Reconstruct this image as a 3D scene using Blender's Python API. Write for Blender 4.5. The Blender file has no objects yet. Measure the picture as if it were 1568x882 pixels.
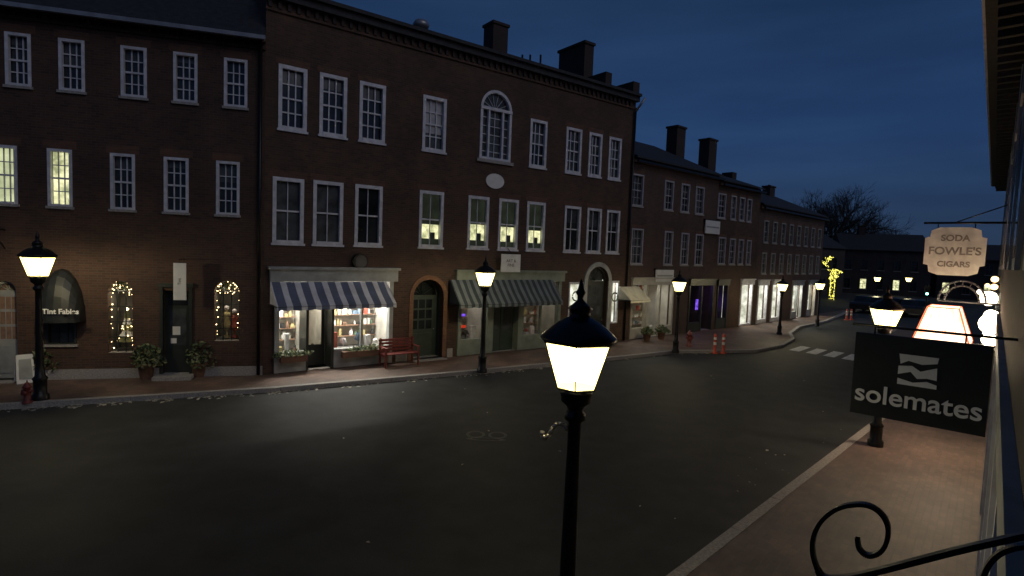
import bpy, bmesh, math, random
from mathutils import Vector, Matrix
random.seed(7)
rnd=random.random
scene=bpy.context.scene
H=4.2; FOC=850.0
CAMROT=Matrix.Rotation(math.radians(90-3.84),3,'X') @ Matrix.Rotation(math.radians(2.2),3,'Z')
CAM=Vector((0,0,H))
# ---------------------------------------------------------------- survey helpers
def ray(x,y): return (CAMROT@Vector(((x-784)/FOC,-(y-441)/FOC,-1))).normalized()
def G(x,y,z=0.0):
    d=ray(x,y); t=(z-H)/d.z; return CAM+d*t
WALK=0.12
def mkframe(o,ang): 
    return Matrix.Translation((o[0],o[1],0))@Matrix.Rotation(ang,4,'Z')
FR={}
FL={}
pts=[(-13.89,14.94),(-7.51,16.75),(5.45,26.43),(15.30,34.96),(23.97,43.24)]
for k,a,b in zip(('B1','B2','B3','B4'),pts,pts[1:]):
    FR[k]=mkframe(a,math.atan2(b[1]-a[1],b[0]-a[0])); FL[k]=math.hypot(b[0]-a[0],b[1]-a[1])
WANG=math.radians(49.1)
FR['R']=mkframe((0,0),WANG)      # camera-side wall: x = along street, y = to the left (street)
def S(k,x,y,off=0.0):
    """survey: sight line -> (u,z) on the facade plane (off = metres behind it)"""
    m=FR[k].inverted(); o=m@CAM; d=m.to_3x3()@ray(x,y)
    t=(off-o.y)/d.y; p=o+d*t; return p.x,p.z
def SX(x,y,s):
    """survey on the plane square to the camera-side wall at distance s -> (lateral,z)"""
    m=FR['R'].inverted(); o=m@CAM; d=m.to_3x3()@ray(x,y)
    t=(s-o.x)/d.x; p=o+d*t; return p.y,p.z
# ---------------------------------------------------------------- materials
def nodes(name):
    m=bpy.data.materials.new(name); m.use_nodes=True; nt=m.node_tree
    return m,nt,nt.nodes,nt.links,nt.nodes['Principled BSDF']
def paint(name,c,rough=.6,var=.25,scale=6,bump=.1,metal=0,spec=.5):
    m,nt,N,L,b=nodes(name)
    tc=N.new('ShaderNodeTexCoord'); n=N.new('ShaderNodeTexNoise'); n.inputs['Scale'].default_value=scale; n.inputs['Detail'].default_value=3
    L.new(tc.outputs['Object'],n.inputs['Vector'])
    r=N.new('ShaderNodeValToRGB'); r.color_ramp.elements[0].position=.3; r.color_ramp.elements[1].position=.7
    r.color_ramp.elements[0].color=[x*(1-var) for x in c]+[1]; r.color_ramp.elements[1].color=[min(1,x*(1+var)) for x in c]+[1]
    L.new(n.outputs['Fac'],r.inputs['Fac']); L.new(r.outputs['Color'],b.inputs['Base Color'])
    b.inputs['Roughness'].default_value=rough; b.inputs['Metallic'].default_value=metal; b.inputs['Specular IOR Level'].default_value=spec
    if bump:
        bp=N.new('ShaderNodeBump'); bp.inputs['Strength'].default_value=bump; bp.inputs['Distance'].default_value=.02
        L.new(n.outputs['Fac'],bp.inputs['Height']); L.new(bp.outputs['Normal'],b.inputs['Normal'])
    return m
def brick(name,c1,c2,mortar,flat=False,bw=.21,bh=.07,rough=.85,big=.35,ang=0):
    m,nt,N,L,b=nodes(name)
    tc=N.new('ShaderNodeTexCoord'); 
    t=N.new('ShaderNodeTexBrick')
    if not flat:
        sp=N.new('ShaderNodeSeparateXYZ'); cb=N.new('ShaderNodeCombineXYZ'); ad=N.new('ShaderNodeMath'); ad.operation='ADD'
        L.new(tc.outputs['Object'],sp.inputs[0]); L.new(sp.outputs['X'],ad.inputs[0]); L.new(sp.outputs['Y'],ad.inputs[1])
        L.new(ad.outputs[0],cb.inputs['X']); L.new(sp.outputs['Z'],cb.inputs['Y']); L.new(cb.outputs[0],t.inputs['Vector'])
    else:
        mp=N.new('ShaderNodeMapping'); mp.inputs['Rotation'].default_value=(0,0,ang)
        L.new(tc.outputs['Object'],mp.inputs[0]); L.new(mp.outputs[0],t.inputs['Vector'])
    t.inputs['Scale'].default_value=1; t.inputs['Brick Width'].default_value=bw; t.inputs['Row Height'].default_value=bh
    t.inputs['Mortar Size'].default_value=.008; t.inputs['Color1'].default_value=(*c1,1); t.inputs['Color2'].default_value=(*c2,1); t.inputs['Mortar'].default_value=(*mortar,1)
    n=N.new('ShaderNodeTexNoise'); n.inputs['Scale'].default_value=.8; n.inputs['Detail'].default_value=5; n.inputs['Roughness'].default_value=.65
    L.new(tc.outputs['Object'],n.inputs['Vector'])
    r=N.new('ShaderNodeValToRGB'); r.color_ramp.elements[0].position=.3; r.color_ramp.elements[1].position=.72
    lo=1-big; r.color_ramp.elements[0].color=(lo,lo,lo,1); r.color_ramp.elements[1].color=(1+big*.6,1+big*.5,1+big*.4,1)
    L.new(n.outputs['Fac'],r.inputs['Fac'])
    mx=N.new('ShaderNodeMix'); mx.data_type='RGBA'; mx.blend_type='MULTIPLY'; mx.inputs[0].default_value=1
    L.new(t.outputs['Color'],mx.inputs[6]); L.new(r.outputs['Color'],mx.inputs[7]); L.new(mx.outputs[2],b.inputs['Base Color'])
    b.inputs['Roughness'].default_value=rough
    bp=N.new('ShaderNodeBump'); bp.inputs['Strength'].default_value=.4; bp.inputs['Distance'].default_value=.01; bp.invert=True
    L.new(t.outputs['Fac'],bp.inputs['Height']); L.new(bp.outputs['Normal'],b.inputs['Normal'])
    return m
def emit(name,c,s,var=.0,scale=3,col2=None,sample=False):
    m=bpy.data.materials.new(name); m.use_nodes=True; nt=m.node_tree; N=nt.nodes; L=nt.links; N.clear()
    o=N.new('ShaderNodeOutputMaterial'); e=N.new('ShaderNodeEmission'); e.inputs['Strength'].default_value=s; L.new(e.outputs[0],o.inputs[0])
    e.inputs['Color'].default_value=(*c,1)
    if var:
        tc=N.new('ShaderNodeTexCoord'); n=N.new('ShaderNodeTexNoise'); n.inputs['Scale'].default_value=scale; n.inputs['Detail'].default_value=4
        r=N.new('ShaderNodeValToRGB'); r.color_ramp.elements[0].position=.35; r.color_ramp.elements[1].position=.65
        c2=col2 or [x*(1-var) for x in c]
        r.color_ramp.elements[0].color=(*c2,1); r.color_ramp.elements[1].color=(*c,1)
        L.new(tc.outputs['Object'],n.inputs['Vector']); L.new(n.outputs['Fac'],r.inputs['Fac']); L.new(r.outputs['Color'],e.inputs['Color'])
    if not sample: m.cycles.emission_sampling='NONE'
    return m
def paneglow(name,c,s,tr=.6):
    m=bpy.data.materials.new(name); m.use_nodes=True; nt=m.node_tree; N=nt.nodes; L=nt.links; N.clear()
    o=N.new('ShaderNodeOutputMaterial'); e=N.new('ShaderNodeEmission'); e.inputs['Strength'].default_value=s; e.inputs['Color'].default_value=(*c,1)
    t=N.new('ShaderNodeBsdfTransparent'); t.inputs[0].default_value=(tr,tr,tr*.9,1); a=N.new('ShaderNodeAddShader')
    L.new(e.outputs[0],a.inputs[0]); L.new(t.outputs[0],a.inputs[1]); L.new(a.outputs[0],o.inputs[0]); m.cycles.emission_sampling='NONE'; return m
def clearglass(name):
    m=bpy.data.materials.new(name); m.use_nodes=True; nt=m.node_tree; N=nt.nodes; L=nt.links; N.clear()
    o=N.new('ShaderNodeOutputMaterial'); g=N.new('ShaderNodeBsdfGlossy'); g.inputs['Roughness'].default_value=.05
    t=N.new('ShaderNodeBsdfTransparent'); a=N.new('ShaderNodeMixShader'); a.inputs[0].default_value=.07
    L.new(t.outputs[0],a.inputs[1]); L.new(g.outputs[0],a.inputs[2]); L.new(a.outputs[0],o.inputs[0]); return m
def stripes(name,c1,c2,period,duty=.5):
    m,nt,N,L,b=nodes(name)
    tc=N.new('ShaderNodeTexCoord'); sp=N.new('ShaderNodeSeparateXYZ'); L.new(tc.outputs['Object'],sp.inputs[0])
    a=N.new('ShaderNodeMath'); a.operation='MULTIPLY'; a.inputs[1].default_value=1/period; L.new(sp.outputs['X'],a.inputs[0])
    f=N.new('ShaderNodeMath'); f.operation='FRACT'; L.new(a.outputs[0],f.inputs[0])
    g=N.new('ShaderNodeMath'); g.operation='GREATER_THAN'; g.inputs[1].default_value=duty; L.new(f.outputs[0],g.inputs[0])
    mx=N.new('ShaderNodeMix'); mx.data_type='RGBA'; L.new(g.outputs[0],mx.inputs[0]); mx.inputs[6].default_value=(*c1,1); mx.inputs[7].default_value=(*c2,1)
    n=N.new('ShaderNodeTexNoise'); n.inputs['Scale'].default_value=2.5; n.inputs['Detail'].default_value=5
    L.new(tc.outputs['Object'],n.inputs['Vector'])
    m2=N.new('ShaderNodeMix'); m2.data_type='RGBA'; m2.blend_type='MULTIPLY'; m2.inputs[0].default_value=.6
    L.new(mx.outputs[2],m2.inputs[6]); L.new(n.outputs['Fac'],m2.inputs[7])
    L.new(m2.outputs[2],b.inputs['Base Color']); b.inputs['Roughness'].default_value=.8; return m
BR1=brick('brick_dark_red',(.094,.045,.029),(.058,.031,.022),(.08,.062,.05))
BR2=brick('brick_brown_red',(.1,.049,.03),(.062,.034,.022),(.086,.066,.052))
BR3=brick('brick_weathered',(.105,.054,.04),(.068,.039,.031),(.09,.072,.058))
BRN=paint('painted_brick_near',(.05,.045,.042),.7,.3,9)
STEP=brick('brick_trim',(.15,.07,.043),(.1,.052,.034),(.11,.08,.06))
WHITE=paint('white_painted_wood',(.6,.6,.64),.5,.18,5,.05)
GREY=paint('grey_painted_wood',(.32,.33,.32),.55,.2,3)
SAGE=paint('sage_painted_wood',(.2,.23,.19),.55,.2,3)
GREEND=paint('dark_green_painted_wood',(.04,.06,.045),.45,.25,3)
DARKW=paint('dark_painted_wood',(.03,.035,.03),.4,.2,3)
GRAN=paint('granite',(.33,.31,.29),.8,.25,25,.2)
SLATE=paint('slate_roof',(.022,.023,.027),.75,.4,7,.3)
CHIM=brick('chimney_brick',(.045,.028,.024),(.034,.022,.02),(.042,.034,.03))
IRON=paint('black_iron',(.015,.015,.015),.35,.2,8,.05,.4)
GUT=paint('metal_gutter',(.3,.3,.32),.4,.2,3,0,.5)
GLS=paint('dark_window_glass',(.018,.022,.024),.07,.6,1.2,0,0,.6)
GLS2=paint('curtained_glass',(.06,.066,.07),.25,.5,2.5,0)
SHADE=paint('window_blind',(.42,.42,.44),.6,.15,3,0)
LIT=emit('lit_room',(.66,.70,.40),1.1,.6,2.2,(.33,.36,.2))
LITB=emit('lit_room_bright',(1,.97,.55),1.2,.6,4.5,(.3,.32,.16))
DIMY=emit('dim_room',(.022,.027,.018),1.0,.5,2)
SHOPW=paint('shop_interior_wall',(.6,.58,.52),.7,.2,2)
SHOPG=emit('glowing_shop_wall',(1,1,.85),1.15,.6,2.2,(.4,.4,.28))  # wall itself emits: the shop's light on it is put into the material
SHOPD=paint('shop_interior_dark',(.12,.11,.1),.7,.4,2)
CEIL=emit('shop_ceiling_light',(1,.93,.78),9)
CEILW=emit('white_shop_light',(.98,1,.9),10)
CEILD=emit('dim_shop_light',(1,.9,.7),3)
PURP=emit('purple_light',(.28,.12,1),1.3,.6,6,(.05,.02,.3))
BULB=emit('warm_bulb',(1,.72,.35),8)
BULBY=emit('yellow_tree_bulb',(1,.92,.16),2.6)
CG=clearglass('shop_glass')
GOODS=[paint('goods_%d'%i,c,.6,.2,9,0) for i,c in enumerate([(.4,.1,.07),(.7,.68,.6),(.15,.22,.3),(.5,.42,.2),(.12,.2,.12),(.75,.7,.72),(.25,.15,.1),(.04,.04,.04),(.7,.65,.5),(.6,.6,.6),(.72,.72,.68)])]
RED=paint('red_paint',(.15,.03,.024),.5,.25,5); REDC=paint('orange_red_plastic',(.5,.07,.03),.5,.1,5,0)
LEAF=paint('evergreen_leaf',(.05,.08,.03),.7,.5,12,0); LEAF2=paint('pale_leaf',(.16,.17,.08),.7,.4,12,0)
BARK=paint('bark',(.045,.038,.032),.9,.3,8)
SIGNW=paint('sign_white',(.72,.72,.7),.5,.08,4,0); CREAM=paint('cream_sign',(.82,.84,.76),.5,.15,5,0)  # cream sign face lightened: lamp glare put into its colour
SIGNB=paint('sign_charcoal',(.02,.022,.021),.45,.25,4,0); LETW=paint('letter_white',(.8,.8,.8),.5,.05,4,0); LETD=paint('letter_dark',(.08,.06,.04),.5,.1,4,0); LETG=paint('letter_glare_grey',(.3,.29,.25),.5,.3,6,0)  # grey sign letters kept faint: lamp glare put into their colour
POT=paint('terracotta',(.15,.08,.05),.8,.2,8)
LEAFT=paint('fallen_leaf',(.5,.46,.38),.8,.4,3,0)
# ---------------------------------------------------------------- mesh builder
class MB:
    def __init__(s): s.v=[]; s.f=[]; s.i=[]; s.m=[]; s.sm=[]
    def mi(s,m):
        if m not in s.m: s.m.append(m)
        return s.m.index(m)
    def poly(s,p,m,sm=False):
        b=len(s.v); s.v+= [tuple(q) for q in p]; s.f.append(list(range(b,b+len(p)))); s.i.append(s.mi(m)); s.sm.append(sm)
    def box(s,x0,x1,y0,y1,z0,z1,m):
        if x0>x1:x0,x1=x1,x0
        if y0>y1:y0,y1=y1,y0
        if z0>z1:z0,z1=z1,z0
        b=len(s.v); s.v+=[(x,y,z) for z in(z0,z1) for x,y in((x0,y0),(x1,y0),(x1,y1),(x0,y1))]
        for q in((3,2,1,0),(4,5,6,7),(0,1,5,4),(1,2,6,5),(2,3,7,6),(3,0,4,7)):
            s.f.append([b+j for j in q]); s.i.append(s.mi(m)); s.sm.append(False)
    def tube(s,p0,p1,r0,r1,m,n=8,cap=True,sm=True):
        p0=Vector(p0);p1=Vector(p1);d=(p1-p0)
        if d.length<1e-6:return
        d.normalize(); a=d.orthogonal().normalized(); c=d.cross(a); b=len(s.v)
        for p,r in((p0,r0),(p1,r1)):
            for k in range(n):
                t=2*math.pi*k/n; s.v.append(tuple(p+a*math.cos(t)*r+c*math.sin(t)*r))
        for k in range(n):
            s.f.append([b+k,b+(k+1)%n,b+n+(k+1)%n,b+n+k]); s.i.append(s.mi(m)); s.sm.append(sm)
        if cap:
            s.f.append([b+k for k in range(n)][::-1]); s.i.append(s.mi(m)); s.sm.append(False)
            s.f.append([b+n+k for k in range(n)]); s.i.append(s.mi(m)); s.sm.append(False)
    def lathe(s,prof,m,c=(0,0,0),n=12,sm=True,rot=0,sq=1):
        b=len(s.v)
        for r,z in prof:
            for k in range(n):
                t=2*math.pi*k/n+rot; s.v.append((c[0]+r*math.cos(t),c[1]+r*sq*math.sin(t),c[2]+z))
        for j in range(len(prof)-1):
            for k in range(n):
                s.f.append([b+j*n+k,b+j*n+(k+1)%n,b+(j+1)*n+(k+1)%n,b+(j+1)*n+k]); s.i.append(s.mi(m)); s.sm.append(sm)
    def ball(s,c,r,m,n=8,h=5):
        s.lathe([(max(1e-4,r*math.sin(math.pi*j/h)),-r*math.cos(math.pi*j/h)) for j in range(h+1)],m,c,n)
    def path(s,pts,r,m,n=6):
        for a,b in zip(pts,pts[1:]):
            s.tube(a,b,r,r,m,n)
    def octa(s,c,r,m):
        c=Vector(c); P=[c+Vector(q)*r for q in((1,0,0),(0,1,0),(-1,0,0),(0,-1,0),(0,0,1),(0,0,-1))]
        for a,b2,d in((0,1,4),(1,2,4),(2,3,4),(3,0,4),(1,0,5),(2,1,5),(3,2,5),(0,3,5)): s.poly([P[a],P[b2],P[d]],m)
    def build(s,name,parent=None,mat=None):
        me=bpy.data.meshes.new(name); me.from_pydata(s.v,[],s.f)
        for m in s.m: me.materials.append(m)
        me.polygons.foreach_set('material_index',s.i); me.polygons.foreach_set('use_smooth',s.sm); me.update()
        o=bpy.data.objects.new(name,me); scene.collection.objects.link(o)
        if parent: o.parent=parent
        if mat is not None: o.matrix_local=mat
        return o
def empty(name,mat=None):
    e=bpy.data.objects.new(name,None); scene.collection.objects.link(e); e.empty_display_size=.3
    if mat is not None: e.matrix_world=mat
    return e
def text(name,body,size,mat,parent,local,ext=.006,bold=0):
    cu=bpy.data.curves.new(name,'FONT'); cu.body=body; cu.size=size; cu.extrude=ext; cu.align_x='CENTER'; cu.align_y='CENTER'; cu.offset=bold
    o=bpy.data.objects.new(name+'_tmp',cu); scene.collection.objects.link(o); bpy.context.view_layer.update()
    me=bpy.data.meshes.new_from_object(o.evaluated_get(bpy.context.evaluated_depsgraph_get())); bpy.data.objects.remove(o)
    me.materials.clear(); me.materials.append(mat)
    q=bpy.data.objects.new(name,me); scene.collection.objects.link(q); q.parent=parent; q.matrix_local=local; return q
def shoplight(parent,u,y,z,w,energy,col=(1,.92,.78),tilt=35):
    ld=bpy.data.lights.new('shop_light','AREA'); ld.shape='RECTANGLE'; ld.size=w; ld.size_y=.25; ld.energy=energy; ld.color=col
    o=bpy.data.objects.new('shop_light',ld); scene.collection.objects.link(o); o.parent=parent
    o.matrix_local=Matrix.Translation((u,y,z))@Matrix.Rotation(math.radians(-tilt),4,'X')
FACE=Matrix.Rotation(math.radians(90),4,'X')   # text lying in x/z plane, readable from -y
# ---------------------------------------------------------------- building parts
def wall(mb,u0,u1,z0,z1,ops,m,depth=.24,y=0,mj=None):
    mj=mj or m
    xs=sorted(set([u0,u1]+[o[0] for o in ops]+[o[1] for o in ops])); zs=sorted(set([z0,z1]+[o[2] for o in ops]+[o[3] for o in ops]))
    for a,b in zip(xs,xs[1:]):
        for c,d in zip(zs,zs[1:]):
            cx=(a+b)/2; cz=(c+d)/2
            if any(o[0]<cx<o[1] and o[2]<cz<o[3] for o in ops): continue
            mb.poly([(a,y,c),(b,y,c),(b,y,d),(a,y,d)],m)
    for o in ops:
        a,b,c,d=o[:4]; Y=y+depth; arch=len(o)>4 and o[4]
        if arch:
            r=(b-a)/2; ah=min(r*arch,(d-c)*.6); zc=d-ah; um=(a+b)/2; K=14
            arc=[(um-r*math.cos(math.pi*k/K),zc+ah*math.sin(math.pi*k/K)) for k in range(K+1)]
            for k in range(K):
                p,q=arc[k],arc[k+1]; cor=(a,d) if k<K/2 else (b,d)
                mb.poly([(cor[0],y,cor[1]),(p[0],y,p[1]),(q[0],y,q[1])],m)
                mb.poly([(p[0],y,p[1]),(p[0],Y,p[1]),(q[0],Y,q[1]),(q[0],y,q[1])],mj)
            top=zc
        else:
            top=d; mb.poly([(a,y,d),(b,y,d),(b,Y,d),(a,Y,d)],mj)
        mb.poly([(a,y,c),(a,y,top),(a,Y,top),(a,Y,c)],mj); mb.poly([(b,y,c),(b,Y,c),(b,Y,top),(b,y,top)],mj)
        mb.poly([(a,y,c),(a,Y,c),(b,Y,c),(b,y,c)],GRAN)
def window(mb,u0,u1,z0,z1,cols=3,rows=4,lit=None,cs=.075,cas=None,y=0.0,sill=True,t=.013):
    cas=cas or WHITE
    Y0=y-.025; Y1=y+.10
    mb.box(u0-.0,u0+cs,Y0,Y1,z0,z1,cas); mb.box(u1-cs,u1,Y0,Y1,z0,z1,cas)
    mb.box(u0+cs,u1-cs,Y0+.002,Y1,z1-cs,z1,cas); mb.box(u0+cs,u1-cs,Y0-.03,Y1,z0,z0+cs*.8,cas)
    a,b,c,d=u0+cs,u1-cs,z0+cs*.8,z1-cs; zm=(c+d)/2; g=y+.13
    mb.box(a,b,y+.06,y+.12,zm-.025,zm+.025,cas)
    for i in range(1,cols):
        x=a+(b-a)*i/cols; mb.box(x-t,x+t,y+.08,y+.118,c,zm-.025,cas); mb.box(x-t,x+t,y+.08,y+.118,zm+.025,d,cas)
    for j in range(1,rows):
        if rows%2==0 and j==rows//2: continue
        z=c+(d-c)*j/rows; mb.box(a,b,y+.082,y+.116,z-t,z+t,cas)
    up=dn=GLS
    if lit=='full': up=dn=LIT
    elif lit=='fullb': up=dn=LITB
    elif lit=='low': up=DIMY; dn=LITB
    elif lit=='shade': up=SHADE; dn=GLS2
    elif lit=='half': up=GLS2; dn=GLS
    elif lit=='cur': up=dn=GLS2
    if lit in('low','shade'): 
        mid=zm-.06-(.25 if lit=='shade' else rnd()*.12); lo=c+(d-c)*(.12 if lit=='low' else 0)
        if lit=='low': mb.poly([(a,g,c),(b,g,c),(b,g,lo),(a,g,lo)],DIMY); mb.box(a+(b-a)*.55,a+(b-a)*.8,g-.012,g-.004,lo,lo+(mid-lo)*.45,GLS2)
        mb.poly([(a,g,lo),(b,g,lo),(b,g,mid),(a,g,mid)],dn); mb.poly([(a,g,mid),(b,g,mid),(b,g,d),(a,g,d)],up)
    elif lit in(None,'half') and rnd()<.45:   # a blind drawn part of the way, seen through the glass
        mid=d-(d-c)*(.12+.3*rnd()); mb.poly([(a,g,c),(b,g,c),(b,g,mid),(a,g,mid)],dn); mb.poly([(a,g,mid),(b,g,mid),(b,g,d),(a,g,d)],GLS2)
    else:
        mb.poly([(a,g,c),(b,g,c),(b,g,zm),(a,g,zm)],dn); mb.poly([(a,g,zm),(b,g,zm),(b,g,d),(a,g,d)],up)
    if sill: mb.box(u0-.04,u1+.04,y-.06,y-.003,z0-.07,z0-.002,cas if sill==2 else GRAN)
def archcasing(mb,u0,u1,z1,arch,cs,m,y=0,bars=5,glass=None,back=True):
    glass=glass or GLS
    r=(u1-u0)/2; ah=r*arch; zc=z1-ah; um=(u0+u1)/2; K=16
    def P(s,k): return (um-(r-s)*math.cos(math.pi*k/K),zc+(ah-s)*math.sin(math.pi*k/K))
    for k in range(K):
        p,q,p2,q2=P(0,k),P(0,k+1),P(cs,k),P(cs,k+1); Y=y-.025
        mb.poly([(p[0],Y,p[1]),(q[0],Y,q[1]),(q2[0],Y,q2[1]),(p2[0],Y,p2[1])],m)
        mb.poly([(p2[0],Y,p2[1]),(q2[0],Y,q2[1]),(q2[0],y+.1,q2[1]),(p2[0],y+.1,p2[1])],m)
        if back: mb.poly([(um,y+.13,zc),(p2[0],y+.13,p2[1]),(q2[0],y+.13,q2[1])],glass)
    for k in range(1,bars):
        t=math.pi*k/bars; mb.tube((um,y+.1,zc),(um-(r-cs)*math.cos(t),y+.1,zc+(ah-cs)*math.sin(t)),.012,.012,m,4)
    return zc
def chimney(mb,u,y,w,d,z0,z1,m=CHIM):
    mb.box(u-w/2,u+w/2,y-d/2,y+d/2,z0,z1-.12,m); mb.box(u-w/2-.06,u+w/2+.06,y-d/2-.06,y+d/2+.06,z1-.12,z1,m)
    mb.tube((u,y,z1),(u,y,z1+.12),.1,.09,POT,8)
def body(mb,u0,u1,D,ze,zr,m):
    mb.poly([(u0,0,0),(u0,0,ze),(u0,D,ze),(u0,D,0)],m); mb.poly([(u1,0,0),(u1,D,0),(u1,D,ze),(u1,0,ze)],m); mb.poly([(u0,D,0),(u0,D,ze),(u1,D,ze),(u1,D,0)],m)
    for u in(u0,u1): mb.poly([(u,0,ze),(u,D/2,zr),(u,D,ze)],m)
def roof(mb,u0,u1,D,ze,zr,over=.3,m=SLATE):
    sl=(zr-ze)/(D/2); t=.08
    for s in(0,1):
        ya,yb=(-over,D/2) if s==0 else (D+over,D/2)
        za=ze-over*sl+.12
        mb.poly([(u0,ya,za),(u1,ya,za),(u1,yb,zr+.12),(u0,yb,zr+.12)],m)
        mb.poly([(u0,ya,za-t),(u1,ya,za-t),(u1,ya,za),(u0,ya,za)],m)
        mb.poly([(u0,ya,za-t),(u1,ya,za-t),(u1,yb,zr+.12-t),(u0,yb,zr+.12-t)],m)
def interior(mb,u0,u1,z0,z1,depth,y0,wm,cm,shelves=True,dens=1.0,cw=.5):
    y1=y0+depth
    mb.poly([(u0,y1,z0),(u1,y1,z0),(u1,y1,z1),(u0,y1,z1)],wm)
    mb.poly([(u0,y0,z0),(u0,y1,z0),(u0,y1,z1),(u0,y0,z1)],wm); mb.poly([(u1,y0,z0),(u1,y0,z1),(u1,y1,z1),(u1,y1,z0)],wm)
    mb.poly([(u0,y0,z0),(u1,y0,z0),(u1,y1,z0),(u0,y1,z0)],SHOPD); mb.poly([(u0,y0,z1),(u0,y1,z1),(u1,y1,z1),(u1,y0,z1)],SHOPW)
    n=max(1,int((u1-u0)/1.2))
    for i in range(n):
        c=u0+(u1-u0)*(i+.5)/n; mb.box(c-.3*cw,c+.3*cw,y0+depth*.45,y0+depth*.45+cw*.5,z1-.05,z1-.01,cm)
    if shelves:
        zz=z0+.35
        while zz<z1-.3:
            for (ya,yb) in((y1-.3,y1-.02),):
                mb.box(u0+.04,u1-.04,ya,yb,zz,zz+.025,GOODS[6])
                x=u0+.1
                while x<u1-.15:
                    w=.05+rnd()*.13; h=.08+rnd()*.2
                    if rnd()<.85*dens: 
                        g=random.choice(GOODS)
                        if rnd()<.5: mb.box(x,x+w,ya+.03,ya+.15,zz+.027,zz+.027+h,g)
                        else: mb.lathe([(w*.5,0),(w*.55,h*.4),(w*.25,h*.8),(w*.3,h)],g,(x+w/2,ya+.1,zz+.027),8)
                    x+=w+.02+rnd()*.05
            zz+=.38
        x=u0+.12
        while x<u1-.2:    # things on the display floor by the glass
            w=.1+rnd()*.15; h=.2+rnd()*.55; g=random.choice(GOODS)
            if rnd()<.75*dens:
                k=rnd()
                if k<.35: mb.box(x,x+w,y0+.2,y0+.35,z0+.01,z0+h,g)
                elif k<.7: mb.lathe([(w*.6,0),(w*.6,h*.1),(w*.12,h*.15),(w*.1,h*.5),(w*.7,h*.6),(w*.35,h)],g,(x+w/2,y0+.3,z0+.01),8)
                else:
                    mb.lathe([(w*.5,0),(w*.5,h*.5),(w*.3,h*.7)],g,(x+w/2,y0+.28,z0+.01),8); mb.ball((x+w/2,y0+.28,z0+h*.85),w*.4,random.choice(GOODS))
            x+=w+.05+rnd()*.15
def foliage(mb,c,rx,ry,rz,n,m1,m2,s=.05,shape=None):
    for _ in range(n):
        while True:
            p=Vector((rnd()*2-1,rnd()*2-1,rnd()*2-1))
            if p.length<1: break
        if p.length<.45: p*=1.5
        q=Vector((c[0]+p.x*rx,c[1]+p.y*ry,c[2]+p.z*rz))
        a=Vector((rnd()-.5,rnd()-.5,rnd()-.5)).normalized(); b=a.orthogonal().normalized(); k=s*(.6+rnd()*.8)
        mb.poly([q-a*k,q+b*k*.5,q+a*k,q-b*k*.5],m1 if rnd()<.65 else m2)
def rowrects(k,rows):
    R=[]
    for x,a,b,w in rows:
        ym=(a+b)/2; u0=S(k,x-w/2,ym)[0]; u1=S(k,x+w/2,ym)[0]; R.append([u0,u1,S(k,x,b)[1],S(k,x,a)[1]])
    return R
def level(R,t=1.0):
    za=sum(r[2] for r in R)/len(R); zb=sum(r[3] for r in R)/len(R)
    for r in R: r[2]=r[2]*(1-t)+za*t; r[3]=r[3]*(1-t)+zb*t
    return R
def rect(k,x0,x1,y0,y1):
    ym=(y0+y1)/2; return [S(k,x0,ym)[0],S(k,x1,ym)[0],S(k,(x0+x1)/2,y1)[1],S(k,(x0+x1)/2,y0)[1]]
# ================================================================ B1
L1=FL['B1']
b1=empty('brick_building',FR['B1'])
t=level(rowrects('B1',[(28,56,137,40),(110,61,140,40),(205,69,147,40),(284,79,155,37),(361,89,162,36)]))
m_=level(rowrects('B1',[(8,229,318,38),(92,232,319,38),(188,234,320,38),(270,238,322,38),(349,242,324,36)]))
extra=[[r[0]-1.45,r[1]-1.45,r[2],r[3]] for r in (t[0],m_[0])]+[[r[0]-2.9,r[1]-2.9,r[2],r[3]] for r in (t[0],m_[0])]
gdoor=rect('B1',-12,26,430,583); gdoor[2]=.14
blk=rect('B1',70,117,424,527); aw1=rect('B1',165,203,430,540); dr1=rect('B1',250,290,445,578); dr1[2]=.14; aw2=rect('B1',328,366,430,522)
mb=MB()
ops=[r[:] for r in t+m_+extra]+[gdoor+[1.0],blk+[1.0],aw1+[1.0],dr1,aw2+[1.0]]
ZE1=10.3
wall(mb,-7,L1,0,ZE1,ops,BR1)
body(mb,-7,L1,10,ZE1,15.4,BR1)
mb.box(-7,gdoor[0]-.02,-.04,-.003,.1,.42,GRAN); mb.box(gdoor[1]+.02,dr1[0]-.1,-.04,-.003,.1,.4,GRAN); mb.box(dr1[1]+.1,L1-.02,-.04,-.003,.1,.4,GRAN)
mb.box(-7,L1,-.06,-.003,ZE1-.5,ZE1-.42,BR1); mb.box(-7,L1,-.12,-.003,ZE1-.3,ZE1-.12,BR1)
x=-7
while x<L1-.2: mb.box(x,x+.1,-.09,-.004,ZE1-.415,ZE1-.31,BR1); x+=.24
for r in ops[:len(t+m_+extra)]: mb.box(r[0]-.1,r[1]+.1,-.012,-.003,r[3]+.003,r[3]+.22,STEP)
mb.build('walls',b1)
mb=MB(); roof(mb,-7,L1,10,ZE1,15.4,.35); 
mb.box(-7,L1+.05,-.47,-.352,ZE1-.33,ZE1-.22,GUT)
chimney(mb,-2,5,.9,.7,14.6,17); mb.build('roof',b1)
mb=MB()
for i,r in enumerate(t): window(mb,*r,3,4,'half' if i in(1,3) else None)
for i,r in enumerate(m_): window(mb,*r,3,4,'full' if i==0 else 'fullb' if i==1 else None)
for r in extra: window(mb,*r,3,4,None)
mb.build('windows',b1)
mb=MB()
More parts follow.
